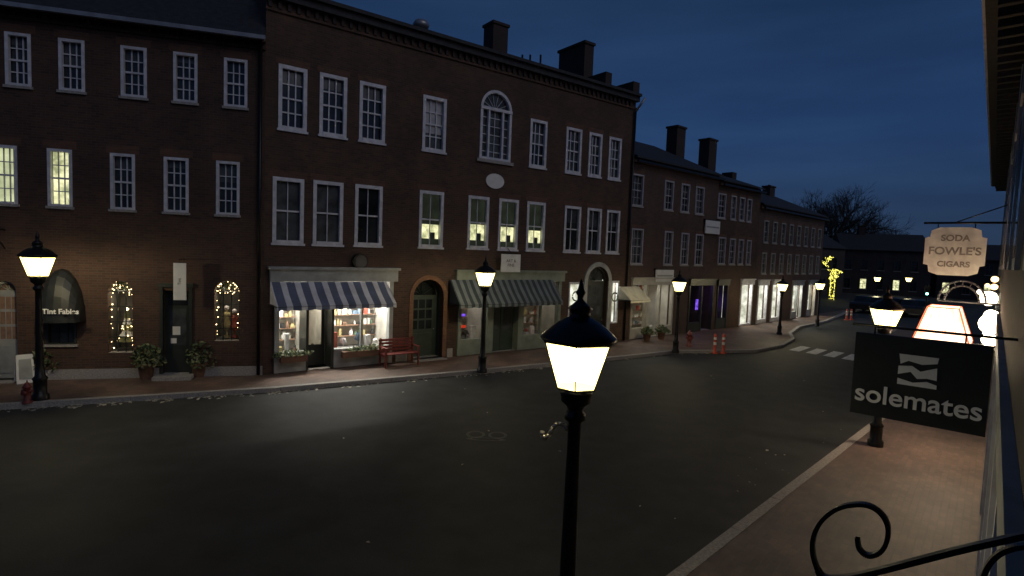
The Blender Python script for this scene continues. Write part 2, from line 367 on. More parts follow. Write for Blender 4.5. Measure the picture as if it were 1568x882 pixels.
def archdoor(mb,o,col,glassm=GLS,dep=.2):
    u0,u1,z0,z1=o[:4]; r=(u1-u0)/2; zc=z1-r
    mb.box(u0,u1,dep,dep+.05,z0,zc,col); 
    archcasing(mb,u0,u1,z1,1,.07,col,dep-.05,6,glassm)
    w=(u1-u0)
    for j in range(3):
        for i in range(3):
            a=u0+w*.16+i*w*.24; z=z0+(zc-z0)*.45+j*(zc-z0)*.17; mb.poly([(a,dep-.004,z),(a+w*.2,dep-.004,z),(a+w*.2,dep-.004,z+(zc-z0)*.14),(a,dep-.004,z+(zc-z0)*.14)],glassm)
    mb.box(u0+w*.15,u1-w*.15,dep-.02,dep-.002,z0+.15,z0+(zc-z0)*.38,col)
    mb.ball((u1-w*.1,dep-.04,z0+1.0),.03,GUT)
    mb.box(u0-.05,u1+.05,-.35,dep,z0-.1,z0,GRAN)
archdoor(mb,gdoor,GREY,GOODS[6])
window(mb,blk[0]+.003,blk[1]-.003,blk[2]+.003,blk[3]-(blk[1]-blk[0])/2,3,5,'cur',.05,DARKW); archcasing(mb,blk[0],blk[1],blk[3],1,.05,DARKW)
for o,kind in((aw1,0),(aw2,1)):
    u0,u1,z0,z1=o; r=(u1-u0)/2; zc=z1-r; um=(u0+u1)/2
    interior(mb,u0-.05,u1+.05,z0-.02,z1+.05,.8,.242,SHOPD,CEILD,False)
    for i in(1,2): 
        x=u0+(u1-u0)*i/3; mb.box(x-.012,x+.012,.1,.13,z0,zc+r*.7,DARKW)
    for j in range(1,5): mb.box(u0,u1,.102,.128,z0+(zc-z0)*j/4-.012,z0+(zc-z0)*j/4+.012,DARKW)
    pts_=[(u0+.04,z0+.1+(zc-z0)*k/10) for k in range(10)]+[(um-(r-.04)*math.cos(math.pi*k/12),zc+(r-.05)*math.sin(math.pi*k/12)) for k in range(13)]+[(u1-.04,zc-(zc-z0)*k/10) for k in range(10)]
    for p in pts_:
        if rnd()<.8: mb.octa((p[0]+rnd()*.07-.035,.2,p[1]+rnd()*.08),.008+.016*rnd(),BULB)
    for _ in range(24): mb.octa((um+(rnd()-.5)*r*1.5,.2,z1-.12-rnd()*.3),.008+.01*rnd(),BULB)
    foliage(mb,(um,.2,z1-.16),r*.8,.05,.12,60,LEAF,LEAF2,.05)
    if kind:
        for dx,g,h in((-.1,GOODS[3],.85),(.12,GOODS[0],.75)):
            c=(um+dx,.5,z0+.02)
            mb.lathe([(.1,0),(.11,.05),(.03,.08),(.03,h*.3),(.12,h*.34),(.14,h*.5),(.07,h*.68),(.12,h*.82),(.11,h*.9),(.03,h*.95),(.03,h)],g,c,10); mb.ball((c[0],c[1],c[2]+h+.07),.075,GOODS[5])
    else:
        c=(um,.5,z0+.05)
        for j in range(5): mb.lathe([(.24-.04*j,.0),(.05,.22)],LETW if j%2 else LEAF2,(c[0],c[1],c[2]+.2+j*.17),9)
        for j in range(45): 
            a=rnd()*6.28; z=rnd(); mb.octa((c[0]+.24*(1-z)*math.cos(a),c[1]-.24*(1-z)*abs(math.sin(a)),c[2]+.2+z*.9),.013,BULB)
        mb.octa((c[0],c[1],c[2]+1.15),.05,BULB)
    shoplight(b1,um,.35,z1-.25,r,4,(1,.88,.62),20)
u0,u1,z0,z1=dr1; mb.box(u0,u1,.17,.22,z0,z1,DARKW); w=u1-u0
mb.box(u0-.08,u0,-.05,.1,z0,z1+.1,DARKW); mb.box(u1,u1+.08,-.05,.1,z0,z1+.1,DARKW); mb.box(u0-.12,u1+.12,-.09,.1,z1+.1,z1+.22,DARKW)
mb.poly([(u0+.12,.165,z0+.9),(u1-.12,.165,z0+.9),(u1-.12,.165,z1-.55),(u0+.12,.165,z1-.55)],GLS2); mb.poly([(u0+.08,.165,z1-.45),(u1-.08,.165,z1-.45),(u1-.08,.165,z1-.08),(u0+.08,.165,z1-.08)],GLS)
mb.box(u0+.2,u0+.4,.15,.162,z0+1.2,z0+1.45,SIGNW); mb.box(u0+.15,u0+.3,.15,.162,z0+.95,z0+1.1,SIGNW); mb.box(u0-.15,u1+.15,-.5,.16,z0-.05,z0+.08,GRAN)
mb.build('doors_and_shop_windows',b1)
aw=rect('B1',62,133,412,492); um=(blk[0]+blk[1])/2+.05; rr=(aw[1]-aw[0])/2; e=empty('dome_awning',FR['B1']); mb=MB(); hh=aw[3]-aw[2]
for j in range(10):
    t0=math.pi*j/10; t1=math.pi*(j+1)/10
    for k in range(6):
        p0=math.pi/2*k/6; p1=math.pi/2*(k+1)/6
        def Q(t_,p): return (um-rr*math.cos(t_)*1.0, -.02-rr*math.sin(p)*1.0*max(0,math.sin(t_))**.5, aw[2]+.02+hh*math.sin(t_)*math.cos(p))
        mb.poly([Q(t0,p0),Q(t1,p0),Q(t1,p1),Q(t0,p1)],SIGNB,True)
mb.build('canopy',e); text('lettering','Tint Fables',.19,LETW,e,Matrix.Translation((um+.2,-rr-.07,aw[2]+.34))@FACE,.004,.005)
sg=rect('B1',272,294,402,457); e=empty('shop_sign',FR['B1']); mb=MB(); um=(sg[0]+sg[1])/2
mb.box(um-.16,um+.16,-.5,-.46,sg[2],sg[3],SIGNW); mb.tube((um,0,sg[3]+.1),(um,-.55,sg[3]+.1),.015,.015,IRON); mb.tube((um,-.48,sg[3]+.1),(um,-.48,sg[3]),.008,.008,IRON,5)
mb.build('board',e); text('lettering','Tint',.12,LETD,e,Matrix.Translation((um,-.506,(sg[2]+sg[3])/2))@FACE@Matrix.Rotation(math.pi/2,4,'Z'),.002)
e=empty('iron_sign_bracket',FR['B1']); mb=MB(); u,z=S('B1',8,352)
mb.tube((u,-.02,z),(u,-.9,z+.05),.02,.02,IRON); mb.tube((u,-.8,z),(u,-.8,z-1.2),.015,.015,IRON); mb.lathe([(.01,0),(.12,.1),(.12,.3),(.02,.42)],IRON,(u,-.8,z-1.6),6); mb.tube((u,-.02,z-.5),(u,-.6,z),.012,.012,IRON); mb.build('bracket',e)
mb=MB(); mb.tube((L1-.12,-.1,.15),(L1-.12,-.1,ZE1-.2),.05,.05,IRON); mb.build('downspout',b1)
# ================================================================ B2
L2=FL['B2']; b2=empty('brick_commercial_block',FR['B2']); ZE2=11.3
t=rowrects('B2',[(448,104,202,44),(510,115,210,42),(570,126,217,40),(665,146,230,36),(824,182,255,26),(878,196,265,24),(911,205,270,20),(941,212,275,19)])
level(t,.75)
m_=rowrects('B2',[(441,276,377,48),(502,280,378,46),(564,285,378,42),(660,292,379,37),(732,300,379,32),(778,304,381,30),(820,308,382,28),(876,315,384,25),(909,318,385,22),(938,321,385,20)])
level(m_,.6)
pal=rect('B2',735,783,138,246)
adoor=rect('B2',632,678,428,548); adoor[2]=.14
adoor2=rect('B2',897,929,408,530); adoor2[2]=.14
lw1=rect('B2',870,895,432,488); lw2=rect('B2',925,946,430,495); lw2[0]=max(lw2[0],adoor2[1]+.24); lw1[1]=min(lw1[1],adoor2[0]-.24)
sA=rect('B2',413,600,430,568); sA[2]=.14; sB=rect('B2',700,856,430,548); sB[2]=.14
sA[0]=max(sA[0],.3)
mb=MB(); ops=[r[:] for r in t+m_]+[pal+[1.0],adoor+[1.0],adoor2+[1.0],lw1,lw2,sA,sB]
wall(mb,0,L2,0,ZE2,ops,BR2); body(mb,0,L2,12,ZE2,13.2,BR2)
for r in t+m_: mb.box(r[0]-.08,r[1]+.08,-.012,-.003,r[3]+.003,r[3]+.2,STEP)
mb.box(adoor[1]+.2,sB[0]-.18,-.04,-.003,.1,.45,GRAN); mb.box(sA[1]+.15,adoor[0]-.2,-.04,-.003,.1,.45,GRAN)
mb.build('walls',b2)
mb=MB()
mb.box(-.02,L2+.02,-.06,-.003,ZE2-.32,ZE2-.24,BR2); mb.box(-.02,L2+.02,-.22,.05,ZE2+.003,ZE2+.22,SLATE); mb.box(-.02,L2+.02,-.34,.05,ZE2+.223,ZE2+.34,SLATE)
x=.05
while x<L2-.2: mb.box(x,x+.1,-.09,-.003,ZE2-.235,ZE2-.003,CHIM); x+=.27
mb.build('cornice',b2)
mb=MB(); roof(mb,0,L2,12,ZE2+.15,13.3,.1)
mb.box(L2-.35,L2+.08,-.1,1.7,ZE2+.345,12.2,CHIM); mb.box(L2-.35,L2+.078,1.7,3.05,ZE2,13.05,CHIM); mb.box(L2-.55,L2+.079,3.05,5.0,ZE2,14.7,CHIM); mb.box(L2-.62,L2+.13,2.98,5.08,14.703,14.83,CHIM)
for (xa,xb,ya,off) in((743,775,22,4.0),):
    ua,za=S('B2',xa,ya,off); ub,_=S('B2',xb,ya,off); w=(ub-ua)*.72; chimney(mb,(ua+ub)/2+.28,off+.35,w,.8,ZE2,za-.15)
ua,za=S('B2',645,32,3); 
mb.tube((ua,3,12),(ua,3,za-.35),.14,.14,GUT,10); mb.lathe([(.1,0),(.3,.08),(.34,.2),(.25,.34),(.02,.4)],GUT,(ua,3,za-.35),12)
mb.tube((ua-.5,3,12),(ua-.5,3,za-.3),.05,.05,IRON,8); mb.tube((ua+.55,3.4,12),(ua+.55,3.4,za-.15),.06,.06,IRON,8)
ua,za=S('B2',490,2,2.5); mb.lathe([(.15,0),(.15,.5),(.32,.55),(.3,.7),(.02,.8)],GUT,(ua,2.5,za-.7),12)
for px_ in(800,812,828): 
    ua,za=S('B2',px_,84,3); mb.tube((ua,3,12),(ua,3,za),.05,.05,IRON,6)
mb.tube((L2-.1,-.1,.15),(L2-.1,-.1,ZE2-.45),.05,.05,IRON)
mb.tube((L2-.1,-.1,ZE2-.45),(L2+.1,-.45,ZE2+.15),.05,.05,GUT)
mb.build('roof',b2)
mb=MB()
lits={3:'low',4:'low',5:'low',6:'low'}
for i,r in enumerate(t): window(mb,*r,3,4,'shade' if i==3 else 'cur' if i>4 else 'half',.11,t=.02,sill=2)
for i,r in enumerate(m_): window(mb,*r,2,2,lits.get(i,'cur' if i in(0,1) else None),.11,sill=2)
u0,u1,z0,z1=pal; zc=z1-(u1-u0)/2; archcasing(mb,u0,u1,z1,1,.11,WHITE,0,7,GLS2); mb.box(u0,u1,-.06,.1,zc-.06,zc+.05,WHITE); 
mb.box(u0,u0+.11,-.03,.1,z0,zc-.06,WHITE); mb.box(u1-.11,u1,-.03,.1,z0,zc-.06,WHITE); wq=(u1-u0)*.27
mb.box(u0+wq-.03,u0+wq+.05,-.02,.1,z0+.09,zc-.06,WHITE); mb.box(u1-wq-.05,u1-wq+.03,-.02,.1,z0+.09,zc-.06,WHITE); mb.box(u0+.11,u1-.11,-.05,.1,z0,z0+.09,WHITE)
mb.poly([(u0+.1,.13,z0),(u1-.1,.13,z0),(u1-.1,.13,zc),(u0+.1,.13,zc)],GLS2)
for j in range(1,6): z=z0+(zc-z0)*j/6; mb.box(u0+.1,u1-.1,.09,.12,z-.012,z+.012,WHITE)
for x in((u0+u1)/2,): mb.box(x-.012,x+.012,.088,.118,z0+.09,zc-.06,WHITE)
mb.box(u0-.12,u1+.12,-.09,-.003,z0-.12,z0-.003,GRAN)
for o in(lw1,lw2):
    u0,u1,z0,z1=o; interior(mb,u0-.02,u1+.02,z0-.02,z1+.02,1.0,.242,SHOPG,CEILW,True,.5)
    mb.box(u0,u0+.07,-.03,.1,z0,z1,WHITE); mb.box(u1-.07,u1,-.03,.1,z0,z1,WHITE); mb.box(u0+.07,u1-.07,-.02,.1,z1-.1,z1,WHITE); mb.box(u0+.07,u1-.07,-.06,.1,z0,z0+.07,WHITE)
    c=((u0+u1)/2,.05,z0+(z1-z0)*.62)
    for k in range(40):
        a=rnd()*6.28; mb.octa((c[0]+.2*math.cos(a),c[1]-.08,c[2]+.2*math.sin(a)),.045,LEAF)
    shoplight(b2,(u0+u1)/2,.5,z1-.15,.5,18,(.98,1,.88))
mb.build('windows',b2)
mb=MB()
archdoor(mb,adoor,GREEND,GLS,.5); 
u0,u1,z0,z1=adoor
mb.poly([(u0,.24,z0),(u0,.55,z0),(u0,.55,z1-.3),(u0,.24,z1-.3)],GREEND); mb.poly([(u1,.24,z0),(u1,.24,z1-.3),(u1,.55,z1-.3),(u1,.55,z0)],GREEND)
archdoor(mb,adoor2,DARKW,GLS2,.2)
def archtrim(mb,o,w,m,pr_=.03):
    u0,u1,z0,z1=o[:4]; r=(u1-u0)/2; zc=z1-r; um=(u0+u1)/2; K=16
    for k in range(K):
        a=math.pi*k/K;b=math.pi*(k+1)/K
        P=[(um-q*math.cos(t_),-pr_,zc+q*math.sin(t_)) for q,t_ in((r,a),(r,b),(r+w,b),(r+w,a))]
        mb.poly(P,m); mb.poly([P[3],P[2],(P[2][0],0,P[2][2]),(P[3][0],0,P[3][2])],m)
    mb.box(u0-w,u0,-pr_,-.002,z0,zc,m); mb.box(u1,u1+w,-pr_,-.002,z0,zc,m)
archtrim(mb,adoor,.16,brick('lit_brick_surround',(.24,.11,.055),(.18,.085,.045),(.17,.12,.08))); archtrim(mb,adoor2,.2,GREY,.06)  # door surround brick lightened: warm light on the arch put into its colour
mb.build('doors',b2)
def xA(px,py=510): return S('B2',px,py)[0]
mb=MB(); u0,u1,z0,z1=sA
zb=z0+.55
mb.box(u0-.15,u1+.12,-.16,-.003,z1-.02,z1+.36,GREY); mb.box(u0-.2,u1+.18,-.24,-.003,z1+.363,z1+.45,GREY)
da,db=xA(472),xA(507)
interior(mb,u0+.05,da-.03,z0+.45,z1,1.3,.18,SHOPW,CEIL,True); interior(mb,db+.03,u1-.05,z0+.45,z1,1.3,.18,SHOPW,CEIL,True); interior(mb,da,db,z0,z1,2.2,.7,SHOPW,CEIL,True,.7)
mb.box(u0,u0+.14,-.08,.15,z0,z1-.023,GREY); mb.box(u1-.14,u1,-.08,.15,z0,z1-.023,GREY)
mb.box(da-.08,da,-.05,.7,z0,z1-.023,DARKW); mb.box(db,db+.08,-.05,.7,z0,z1-.023,DARKW)
mb.box(u0+.14,da-.08,-.05,.16,z0,zb,GREY); mb.box(db+.08,u1-.14,-.05,.16,z0,zb,GREY); 
mb.box(u0+.14,da-.08,-.1,.16,zb+.003,zb+.07,GREY); mb.box(db+.08,u1-.14,-.1,.16,zb+.003,zb+.07,GREY)
x=(db+.08+u1-.14)/2
mb.box(x-.035,x+.035,-.03,.1,zb+.07,z1-.023,GREY)
mb.poly([(u0+.14,.04,zb+.07),(da-.08,.04,zb+.07),(da-.08,.04,z1),(u0+.14,.04,z1)],CG); mb.poly([(db+.08,.041,zb+.07),(u1-.14,.041,zb+.07),(u1-.14,.041,z1),(db+.08,.041,z1)],CG)
shoplight(b2,(u0+da)/2,.5,z1-.12,1.0,85,(1,.97,.88),-12); shoplight(b2,x,.5,z1-.12,2.2,150,(1,.97,.88),-12); shoplight(b2,(da+db)/2,1.2,z1-.12,.5,30,(1,.93,.8),10)
shoplight(b2,(u0+da)/2,.75,z1-.12,.9,14,(1,.95,.85),55); shoplight(b2,x,.75,z1-.12,1.6,10,(1,.95,.85),50)
PB=emit('pendant_bulb',(1,.95,.8),9)
for q in(u0+.4,u0+.75,u0+1.1,x-.9,x-.6,x-.25,x+.25,x+.5,x+.85): 
    zq=z1-.45-rnd()*.45; mb.ball((q,.5+rnd()*.3,zq),.05+.025*rnd(),PB); mb.tube((q,.6,zq),(q,.6,z1),.006,.006,IRON,4)
for a,b,c,d in((da+.02,da+.12,z0,z1-.5),(db-.12,db-.02,z0,z1-.5),(da+.12,db-.12,z0,z0+.7),(da+.12,db-.12,z1-.6,z1-.5)): mb.box(a,b,.6,.65,c,d,DARKW)
mb.box(da,db,.6,.64,z1-.48,z1-.42,DARKW)
mb.box(u0+.14,da-.1,-.32,-.11,z0+.35,z0+.54,POT); mb.box(db+.3,u1-.2,-.32,-.11,z0+.35,z0+.54,POT)
foliage(mb,((u0+da)/2,-.22,z0+.6),.65,.14,.12,240,LEAF,LEAF2,.06); foliage(mb,((db+u1)/2+.1,-.22,z0+.6),.75,.14,.12,280,LEAF,LEAF2,.06)
mb.build('shopfront_with_display',b2)
mb=MB(); u0,u1,z0,z1=sB
mb.box(u0-.15,u1+.1,-.16,-.003,z1-.02,z1+.34,SAGE); mb.box(u0-.2,u1+.14,-.24,-.003,z1+.343,z1+.43,SAGE)
c1,c2,c3=xA(745,500),xA(754,500),xA(792,500); c4=xA(800,500)
interior(mb,u0+.05,c1,z0+.5,z1,1.5,.18,SHOPW,CEILD,True,1); interior(mb,c4,u1-.05,z0+.5,z1,1.5,.18,SHOPW,CEILD,True,.6)
mb.box(u0,u0+.14,-.08,.15,z0,z1-.023,SAGE); mb.box(u1-.14,u1,-.08,.15,z0,z1-.023,SAGE); mb.box(c1,c2,-.06,.4,z0,z1-.023,SAGE); mb.box(c3,c4,-.06,.4,z0,z1-.023,SAGE)
mb.box(u0+.14,c1,-.05,.16,z0,z0+.6,SAGE); mb.box(c4,u1-.14,-.05,.16,z0,z0+.6,SAGE)
mb.box(c2,c3,.3,.36,z0,z1,GREEND); mm=(c2+c3)/2; mb.box(mm-.03,mm+.03,.27,.299,z0,z1-.5,GREEND)
for a,b in((c2+.1,mm-.1),(mm+.1,c3-.1)): mb.poly([(a,.296,z0+.8),(b,.296,z0+.8),(b,.296,z1-.7),(a,.296,z1-.7)],GLS2)
mb.poly([(c2+.05,.297,z1-.5),(c3-.05,.297,z1-.5),(c3-.05,.297,z1-.1),(c2+.05,.297,z1-.1)],GLS2)
mb.poly([(u0+.14,.04,z0+.6),(c1,.04,z0+.6),(c1,.04,z1),(u0+.14,.04,z1)],CG); mb.poly([(c4,.04,z0+.6),(u1-.14,.04,z0+.6),(u1-.14,.04,z1),(c4,.04,z1)],CG)
for q in((c4+u1-.1)/2,): mb.box(q-.03,q+.03,-.03,.1,z0+.6,z1-.023,SAGE)
mb.box(u0+.35,u0+.55,.3,.33,z0+1.45,z0+1.55,PURP); mb.box(u0+.4,u0+.6,.32,.35,z0+1.0,z0+1.1,emit('red_neon',(1,.08,.03),.7,.5,9))
shoplight(b2,(u0+c1)/2,.7,z1-.12,.9,9,(1,.92,.82),0); shoplight(b2,(c4+u1)/2,.7,z1-.12,.9,5,(1,.9,.75),0)
mb.build('shopfront_with_door',b2)
def awning(name,k,px,proj,mat,off=0,val=.14):
    (xl,xr,yt,yb)=px; zt=S(k,(xl+xr)/2,yt)[1]; zb=S(k,(xl+xr)/2,yb,-proj)[1]
    u1=S(k,xr,yb,-proj)[0]; u0=S(k,xl,yb,-proj)[0]
    mb=MB(); y0=-.17
    n=24
    for i in range(n):
        a=u0+(u1-u0)*i/n; b=u0+(u1-u0)*(i+1)/n
        sa=.025*math.sin(i*1.3)*1; sb=.025*math.sin((i+1)*1.3); ym=(-proj+y0)/2; zm=(zb+val+zt)/2-.03
        mb.poly([(a,-proj,zb+val),(b,-proj,zb+val),(b,ym,zm+sb),(a,ym,zm+sa)],mat,True); mb.poly([(a,ym,zm+sa),(b,ym,zm+sb),(b,y0,zt),(a,y0,zt)],mat,True)
        mb.poly([(a,-proj-.005,zb+.03*(i%2)),(b,-proj-.005,zb+.03*((i+1)%2)),(b,-proj,zb+val),(a,-proj,zb+val)],mat)
    for u in(u0,u1): mb.poly([(u,-proj,zb+val),(u,y0,zt),(u,y0,zb+val)],mat); mb.tube((u,y0,zb+.1),(u,-proj+.03,zb+val-.02),.015,.015,IRON,5)
    mb.tube((u0,-proj+.01,zb+val-.02),(u1,-proj+.01,zb+val-.02),.015,.015,IRON,5)
    return mb.build(name,None,FR[k])
ST1=stripes('blue_white_canvas',(.95,.95,1),(.17,.2,.3),.42,.42); ST2=stripes('dark_striped_canvas',(.05,.07,.08),(.22,.25,.26),.3)
awning('striped_awning','B2',(424,607,431,474),1.0,ST1); awning('striped_awning','B2',(704,862,428,470),.9,ST2)
e=MB(); o=rect('B2',743,771,266,289); c=((o[0]+o[1])/2,(o[2]+o[3])/2); rx=(o[1]-o[0])/2; rz=(o[3]-o[2])/2; K=20
ring=[(c[0]+rx*math.cos(2*math.pi*k/K),-.05,c[1]+rz*math.sin(2*math.pi*k/K)) for k in range(K)]; e.poly(ring[::-1],SIGNW)
for k in range(K): a=ring[k]; b=ring[(k+1)%K]; e.poly([a,b,(b[0],-.001,b[2]),(a[0],-.001,a[2])],GREY)
e.build('oval_plaque',None,FR['B2'])
o=rect('B2',761,790,389,416); e=empty('hanging_shop_sign',FR['B2']); mb=MB(); um=(o[0]+o[1])/2; mb.box(o[0],o[1],-.3,-.26,o[2],o[3],SIGNW)
mb.box(o[0]-.03,o[1]+.03,-.29,-.27,o[3]+.003,o[3]+.04,IRON); mb.tube((um,-.28,o[3]+.04),(um,-.02,o[3]+.25),.012,.012,IRON,5); mb.build('board',e)
text('lettering','ART &\nFINE',.17,LETD,e,Matrix.Translation((um,-.306,(o[2]+o[3])/2))@FACE,.002)
u,z=S('B2',549,400); mb=MB(); mb.tube((u,-.003,z),(u,-.22,z),.26,.26,IRON,20); mb.tube((u,-.221,z),(u,-.23,z),.2,.2,GLS2,20); mb.build('round_wall_lamp',None,FR['B2'])
# ================================================================ B3
L3=FL['B3']; 
us,_=S('B3',1094,400)
WGREY=paint('weathered_white_wood',(.38,.37,.41),.5,.2,4,.05)
def small_building(name,k,u0,u1,ze,zr,wins,holes,br,D=9,lit=()):
    e=empty(name,FR[k]); mb=MB(); wall(mb,u0,u1,0,ze,[w[:4] for w in wins]+holes,br); body(mb,u0,u1,D,ze,zr,br)
    for r in wins: mb.box(r[0]-.06,r[1]+.06,-.012,-.003,r[3]+.003,r[3]+.17,STEP)
    mb.box(u0,u1,-.1,-.003,ze-.25,ze-.1,br); mb.build('walls',e)
    mb=MB(); roof(mb,u0,u1,D,ze,zr,.25); mb.box(u0,u1,-.36,-.252,ze-.28,ze-.18,IRON); mb.build('roof',e)
    mb=MB()
    for i,r in enumerate(wins): window(mb,*r[:4],3,4,'full' if i in lit else random.choice([None,'half','cur']),.07,GREY if k=='B4' else WGREY)
    mb.build('windows',e); return e
W3t=rowrects('B3',[(976,264,315,18),(1024,277,322,14),(1049,282,325,13),(1071,287,328,13),(1105,295,334,12),(1123,299,336,8),(1136,302,338,8),(1147,306,340,7)])
W3m=rowrects('B3',[(975,350,405,18),(1023,353,406,13),(1048,357,405,12),(1070,359,405,12),(1105,361,405,11),(1121,365,405,9),(1134,367,405,8),(1146,369,404,7)])
wa=level(W3t[:4],.8)+level(W3m[:4],.8); wb=level(W3t[4:],.8)+level(W3m[4:],.8)
h1=rect('B3',966,1028,436,522); h1[2]=.14; h2=rect('B3',1054,1090,437,508); h2[2]=.14
h3=rect('B3',1097,1112,437,500); h3[2]=.14; h4=rect('B3',1133,1150,436,492); h4[2]=.14
h4[1]=min(h4[1],L3-.1)
e3=small_building('brick_row_house','B3',0,us,8.85,10.9,wa,[h1,h2],BR3)
e3b=small_building('brick_row_house','B3',us,L3,8.6,10.2,wb,[h3,h4],BR2)
def shopfront(parent,o,m,cm,dens=.6,wm=SHOPW,n=3,stall=.5,pw=0,pc=(1,.97,.86)):
    u0,u1,z0,z1=o; mb=MB(); interior(mb,u0+.03,u1-.03,z0,z1,1.6,.242,wm,cm,True,dens)
    mb.box(u0-.1,u1+.1,-.12,-.003,z1,z1+.3,m); mb.box(u0-.13,u1+.13,-.18,-.003,z1+.303,z1+.37,m)
    for i in range(n+1):
        x=u0+(u1-u0)*i/n; mb.box(x-.06,x+.06,-.05,.12,z0,z1-.003,m)
    for i in range(n):
        if n>1 and i==1: continue
        x=u0+(u1-u0)*i/n; mb.box(x+.06,x+(u1-u0)/n-.06,-.03,.12,z0,z0+stall,m)
    mb.poly([(u0,.06,z0),(u1,.06,z0),(u1,.06,z1),(u0,.06,z1)],CG); mb.build('shopfront',parent)
    if pw: shoplight(parent,(u0+u1)/2,.7,z1-.12,(u1-u0)*.7,pw,pc)
CREAMW=paint('cream_painted_wood',(.45,.43,.37),.55,.2,3)
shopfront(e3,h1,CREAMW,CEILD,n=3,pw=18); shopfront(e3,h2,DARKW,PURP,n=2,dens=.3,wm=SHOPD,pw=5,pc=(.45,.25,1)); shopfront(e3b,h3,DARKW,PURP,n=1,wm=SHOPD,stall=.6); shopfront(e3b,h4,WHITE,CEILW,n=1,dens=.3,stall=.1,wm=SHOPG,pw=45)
mb=MB(); u0,u1,z0,z1=h2
for q in(.2,.65): mb.box(u0+(u1-u0)*q,u0+(u1-u0)*q+.25,.5,.54,z0+1.1,z0+1.7,PURP)
mb.box(h3[0]+.2,h3[1]-.15,.5,.54,z0+1.1,z0+1.9,PURP); mb.build('purple_display',e3)
mb=MB()
for (pa,pb,pt,off) in((1030,1050,187,3.6),(1080,1098,207,3.6)):
    ua,za=S('B3',pa,pt,off); ub,_=S('B3',pb,pt,off); w=(ub-ua)*.66; chimney(mb,(ua+ub)/2+.2,off+.3,w,.75,9.2,za-.1)
for (pa,pt) in((1125,264),):
    ua,za=S('B3',pa,pt,3.6); mb.box(ua-.3,ua+.3,3.6,4.4,9.2,za,CHIM)
mb.build('chimneys',e3)
awning('cream_awning','B3',(966,996,438,464),.9,paint('cream_canvas',(.6,.57,.45),.8,.15,3,0))
for px in((1077,1099,338,358),(1001,1028,413,431)):
    o=rect('B3',*px); mb=MB(); mb.box(o[0],o[1],-.14,-.09,o[2],o[3],SIGNW); mb.box(o[0]-.04,o[1]+.04,-.135,-.003,o[3]+.003,o[3]+.05,IRON); mb.box(o[0]+.1,o[1]-.1,-.147,-.142,(o[2]+o[3])/2-.04,(o[2]+o[3])/2+.04,GREY); mb.build('shop_sign',None,FR['B3'])
# ================================================================ B4
L4=FL['B4']; wins=[]
for z0,z1 in((5.35,6.75),(3.35,4.7)):
    for i in range(8): u=.75+i*1.42; wins.append([u,u+.72,z0,z1])
hs=[[.5,1.9,.14,2.6],[2.7,4.1,.14,2.6],[6.3,8.2,.14,2.5],[9.4,11,.14,2.5]]
e4=small_building('brick_row_house','B4',0,L4,7.7,9.4,wins,hs,BR3,8)
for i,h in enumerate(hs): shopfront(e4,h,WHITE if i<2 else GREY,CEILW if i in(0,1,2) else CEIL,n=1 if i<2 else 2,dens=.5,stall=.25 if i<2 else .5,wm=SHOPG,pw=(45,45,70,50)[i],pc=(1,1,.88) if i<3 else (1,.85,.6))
mb=MB(); ua,za=S('B4',1177,283,3.5); ub,_=S('B4',1190,283,3.5); chimney(mb,(ua+ub)/2,3.8,(ub-ua)*.6,.6,8,za); mb.build('chimney',e4)
# ================================================================ camera-side wall (frame R: x along street, y toward street)
R=FR['R']; e=empty('camera_side_building',R); mb=MB(); WL=-.15
mb.box(-8,44,-9,WL,0,9.0,BRN); mb.build('walls',e)
mb=MB(); mb.box(-8,44,WL+.002,.35,9.0,9.12,BRN); mb.box(-8,44,WL+.002,.50,9.122,9.3,BRN); mb.box(-8,44,.502,.55,9.15,9.25,WHITE); mb.box(-8,44,-.3,.55,9.302,9.45,IRON)
x=1.
while x<44: mb.box(x,x+.15,WL+.002,.3,8.8,8.995,BRN); x+=.6
mb.build('cornice',e)
mb=MB()
for s in(3.2,6.0,8.8,12,15.5,19,23,27,31): 
    mb.box(s,s+1.0,WL+.002,WL+.035,4.2,6.1,GREY); mb.box(s+.12,s+.88,WL+.037,WL+.04,4.3,6.0,GLS); mb.box(s,s+1.0,WL+.002,WL+.035,7.0,8.4,GREY)
    mb.box(s+.1,s+.9,WL+.037,WL+.04,7.1,8.3,GLS)
mb.box(2,44,WL+.002,WL+.06,3.05,3.3,GREY)
for s in(4.0,5.6,7.4,9.5,12): mb.box(s,s+.16,WL+.003,WL+.05,.12,3.04,WHITE); 
mb.box(3,13,WL+.004,WL+.03,.6,.75,WHITE)
mb.build('windows_and_trim',e)
s=5.0; (l0,zt0)=SX(1311,512,s); (l1,zt1)=SX(1519,526,s); (l2,zb2)=SX(1513,658,s); (l3,zb3)=SX(1300,641,s)
e=empty('hanging_shop_sign',R); mb=MB(); la=(l1+l2)/2; lb=(l0+l3)/2; za=(zb2+zb3)/2; zb_=(zt0+zt1)/2
mb.box(s,s+.04,la,lb,za,zb_,SIGNB); mb.tube((s+.02,WL,zb_+.06),(s+.02,lb+.03,zb_+.06),.01,.01,IRON)
for l in(la+.15,lb-.12): mb.tube((s+.02,l,zb_+.06),(s+.02,l,zb_),.006,.006,IRON,5)
mb.build('board',e)
SF=Matrix(((0,0,-1,0),(-1,0,0,0),(0,1,0,0),(0,0,0,1)))  # text x -> -y(local), y->z, normal -> -x
cl=(la+lb)/2; 
text('lettering','solemates',(lb-la)*.235,LETW,e,Matrix.Translation((s-.004,cl+.0,za+(zb_-za)*.26))@SF,.003,.0025)
mb=MB(); lc=cl-.0; zc=za+(zb_-za)*.62; w=(lb-la)*.145; h=(zb_-za)*.18; X=s-.006
def LP(p,m=LETW): mb.poly([(X,lc-a*w,zc+b*h) for a,b in p],m)
